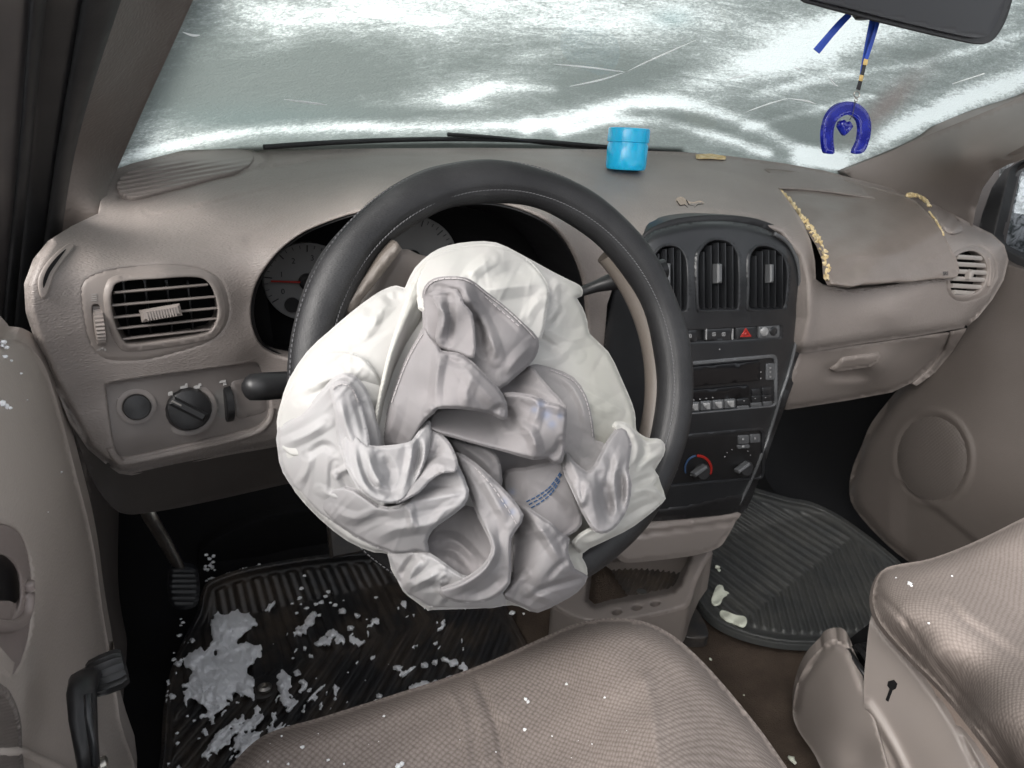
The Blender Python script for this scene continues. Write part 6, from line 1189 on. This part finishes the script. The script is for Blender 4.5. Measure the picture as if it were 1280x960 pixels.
# ------------------------------------------------------------------ mirror, ribbon and charm
YM = .52
MR = thing('rear_view_mirror', 'black framed rear view mirror at the top right edge', 'mirror', at(1130, 0, YM))
mo_ = cr([(990, -60), (996, -20), (1003, -1), (1020, 5), (1060, 16), (1110, 29), (1160, 41), (1200, 50), (1224, 54), (1238, 51), (1247, 42), (1256, 26), (1262, 8), (1266, -10), (1270, -60)], 4)
relief('mirror_housing', mo_, YM, m_black, MR, step=3, back=(.010, .016, .006), lip=.0015)
mgl = M('mirror_glass', (.012, .012, .014), .3, .5)
relief('mirror_glass', cr([(1000, -55), (1006, -15), (1014, -2), (1060, 10), (1110, 23), (1160, 35), (1200, 44), (1221, 47), (1234, 44), (1241, 36), (1250, 20), (1256, 2), (1262, -50)], 4), YM-.001, mgl, MR, step=8, off=-.003, back=(0, .003, 0), lip=.0002)
m_blue = M('blue_ribbon', (.015, .05, .30), .45, .4, grain=('n', 900, .3, .0005)); m_gold = M('gold_thread', (.45, .32, .12), .5, .4)
m_bglass = M('cobalt_glass', (.002, .004, .20), .10, .5, coat=.3); m_bglass.node_tree.nodes['Principled BSDF'].inputs['Transmission Weight'].default_value = .45
CH = thing('hanging_charm', 'cobalt blue glass horseshoe charm hanging on a blue ribbon from the mirror', 'charm', at(1060, 160, YM+.01))
YC = YM+.02
def rib(name, pts, wpx, mat, Y=YC, tk=.0006):
    P = cr(pts, 6, False); T = np.gradient(P, axis=0); T /= np.linalg.norm(T, axis=1)[:, None]; Nn = np.stack([-T[:, 1], T[:, 0]], 1); wv = np.interp(np.linspace(0, 1, len(P)), np.linspace(0, 1, len(wpx)), wpx)
    O = np.r_[P+Nn*wv[:, None]/2, (P-Nn*wv[:, None]/2)[::-1]]; return relief(name, O, Y, mat, CH, step=3, back=(0, tk, 0), disp=lambda A: .0015*np.sin(A[:, 1]*.12), lip=.0002)
rib('ribbon', [(1062, 18), (1050, 30), (1036, 46), (1021, 64)], [7, 8, 8, 9], m_blue)
rib('ribbon', [(1092, 26), (1086, 52), (1080, 80), (1077, 94)], [9, 7, 4.5, 3], m_blue, YC+.002)
rib('ribbon', [(1098, 27), (1091, 50), (1083, 74)], [4, 4, 4], m_blue, YC-.001)
rib('cord', [(1083, 72), (1079, 90), (1073, 112)], [3.5, 3.6, 4.5], m_black)
rib('gold_binding', [(1083, 74), (1081.5, 81)], [4.5, 4.5], m_gold, YC-.001); rib('gold_binding', [(1077.5, 94), (1076, 101)], [4, 4], m_gold, YC-.001)
lathe('mirror_ball', at(1078, 20, YC-.004), (0, 0, -1), [(.008, -.01), (.009, 0), (.006, .003), (.001, .003)], m_black, MR, seg=16)
def ringp(cx, cy, r, rr, nm, mat): 
    t = np.linspace(0, 2*np.pi, 17); tube(nm, at(cx+r*np.cos(t), cy+r*1.1*np.sin(t), YC), rr, mat, CH, seg=6, cap=False)
ringp(1071, 118, 3.6, .0006, 'ring', m_chrome); ringp(1070, 125, 2, .0005, 'ring', m_chrome)
to = np.radians(np.linspace(-38, 218, 40)); ti = np.radians(np.linspace(218, -38, 40))
outer_ = [(1031, 189), (1029, 172), (1030, 158), (1034, 145), (1041, 135), (1050, 129), (1060, 127), (1071, 129), (1081, 136), (1087, 146), (1089, 158), (1087, 174), (1080, 190), (1067, 191), (1073, 176), (1075, 162), (1073, 151), (1067, 145), (1060, 143), (1052, 146), (1045, 153), (1042, 164), (1042, 178), (1043, 191), (1036, 192)]
relief('horseshoe', rq_ if False else cr(outer_, 3), YC, m_bglass, CH, step=2.5, back=(0, .0035, 0), rnd=[(1.5, .0006)], lip=.0002)
tube('thread', [at(1069, 127, YC-.001), at(1066, 143, YC-.001), at(1062, 150, YC-.001)], .0004, m_black, CH, seg=5)
relief('heart', [(1052, 153), (1056, 151), (1059, 154), (1063, 153), (1066, 158), (1063, 162), (1057, 168), (1054, 163), (1051, 158)], YC, m_bglass, CH, step=2, back=(0, .004, 0), rnd=[(2.5, .0015)])

# ------------------------------------------------------------------ blue jar on the dashboard
m_jar = M('blue_plastic_jar', (.01, .58, .98), .22, .5, coat=.2); m_jar.node_tree.nodes['Principled BSDF'].inputs['Transmission Weight'].default_value = .25; m_jar.node_tree.nodes['Principled BSDF'].inputs['Subsurface Weight'].default_value = .2
JP = at(782, 210, .962)-np.array([0, 0, .003]); k_ = np.linalg.norm(JP-CAM)/FPX*1.0; R_ = 26.5*.965/ (FPX)*1.06
J = thing('jar', 'bright blue translucent plastic jar with screw lid on top of the dashboard', 'jar', JP)
R_ = 26.0*(JP-CAM)@Fv/FPX; H_ = 2*R_
lathe('jar_body', JP, (0, 0, 1), [(R_*.7, 0), (R_*.90, .001), (R_*.95, .004), (R_*.97, .010), (R_*.97, H_*.56), (R_*.93, H_*.60), (R_*.93, H_*.64)], m_jar, J, seg=48)
lathe('jar_lid', JP+np.array([0, 0, H_*.63]), (0, 0, 1), [(R_*.95, 0), (R_*1.0, .001), (R_*1.0, .005), (R_*.99, H_*.27), (R_*.97, H_*.31), (R_*.9, H_*.325), (R_*.84, H_*.32), (R_*.82, H_*.30), (.001, H_*.30)], m_jar, J, seg=64, flute=32, fl_amp=.012)
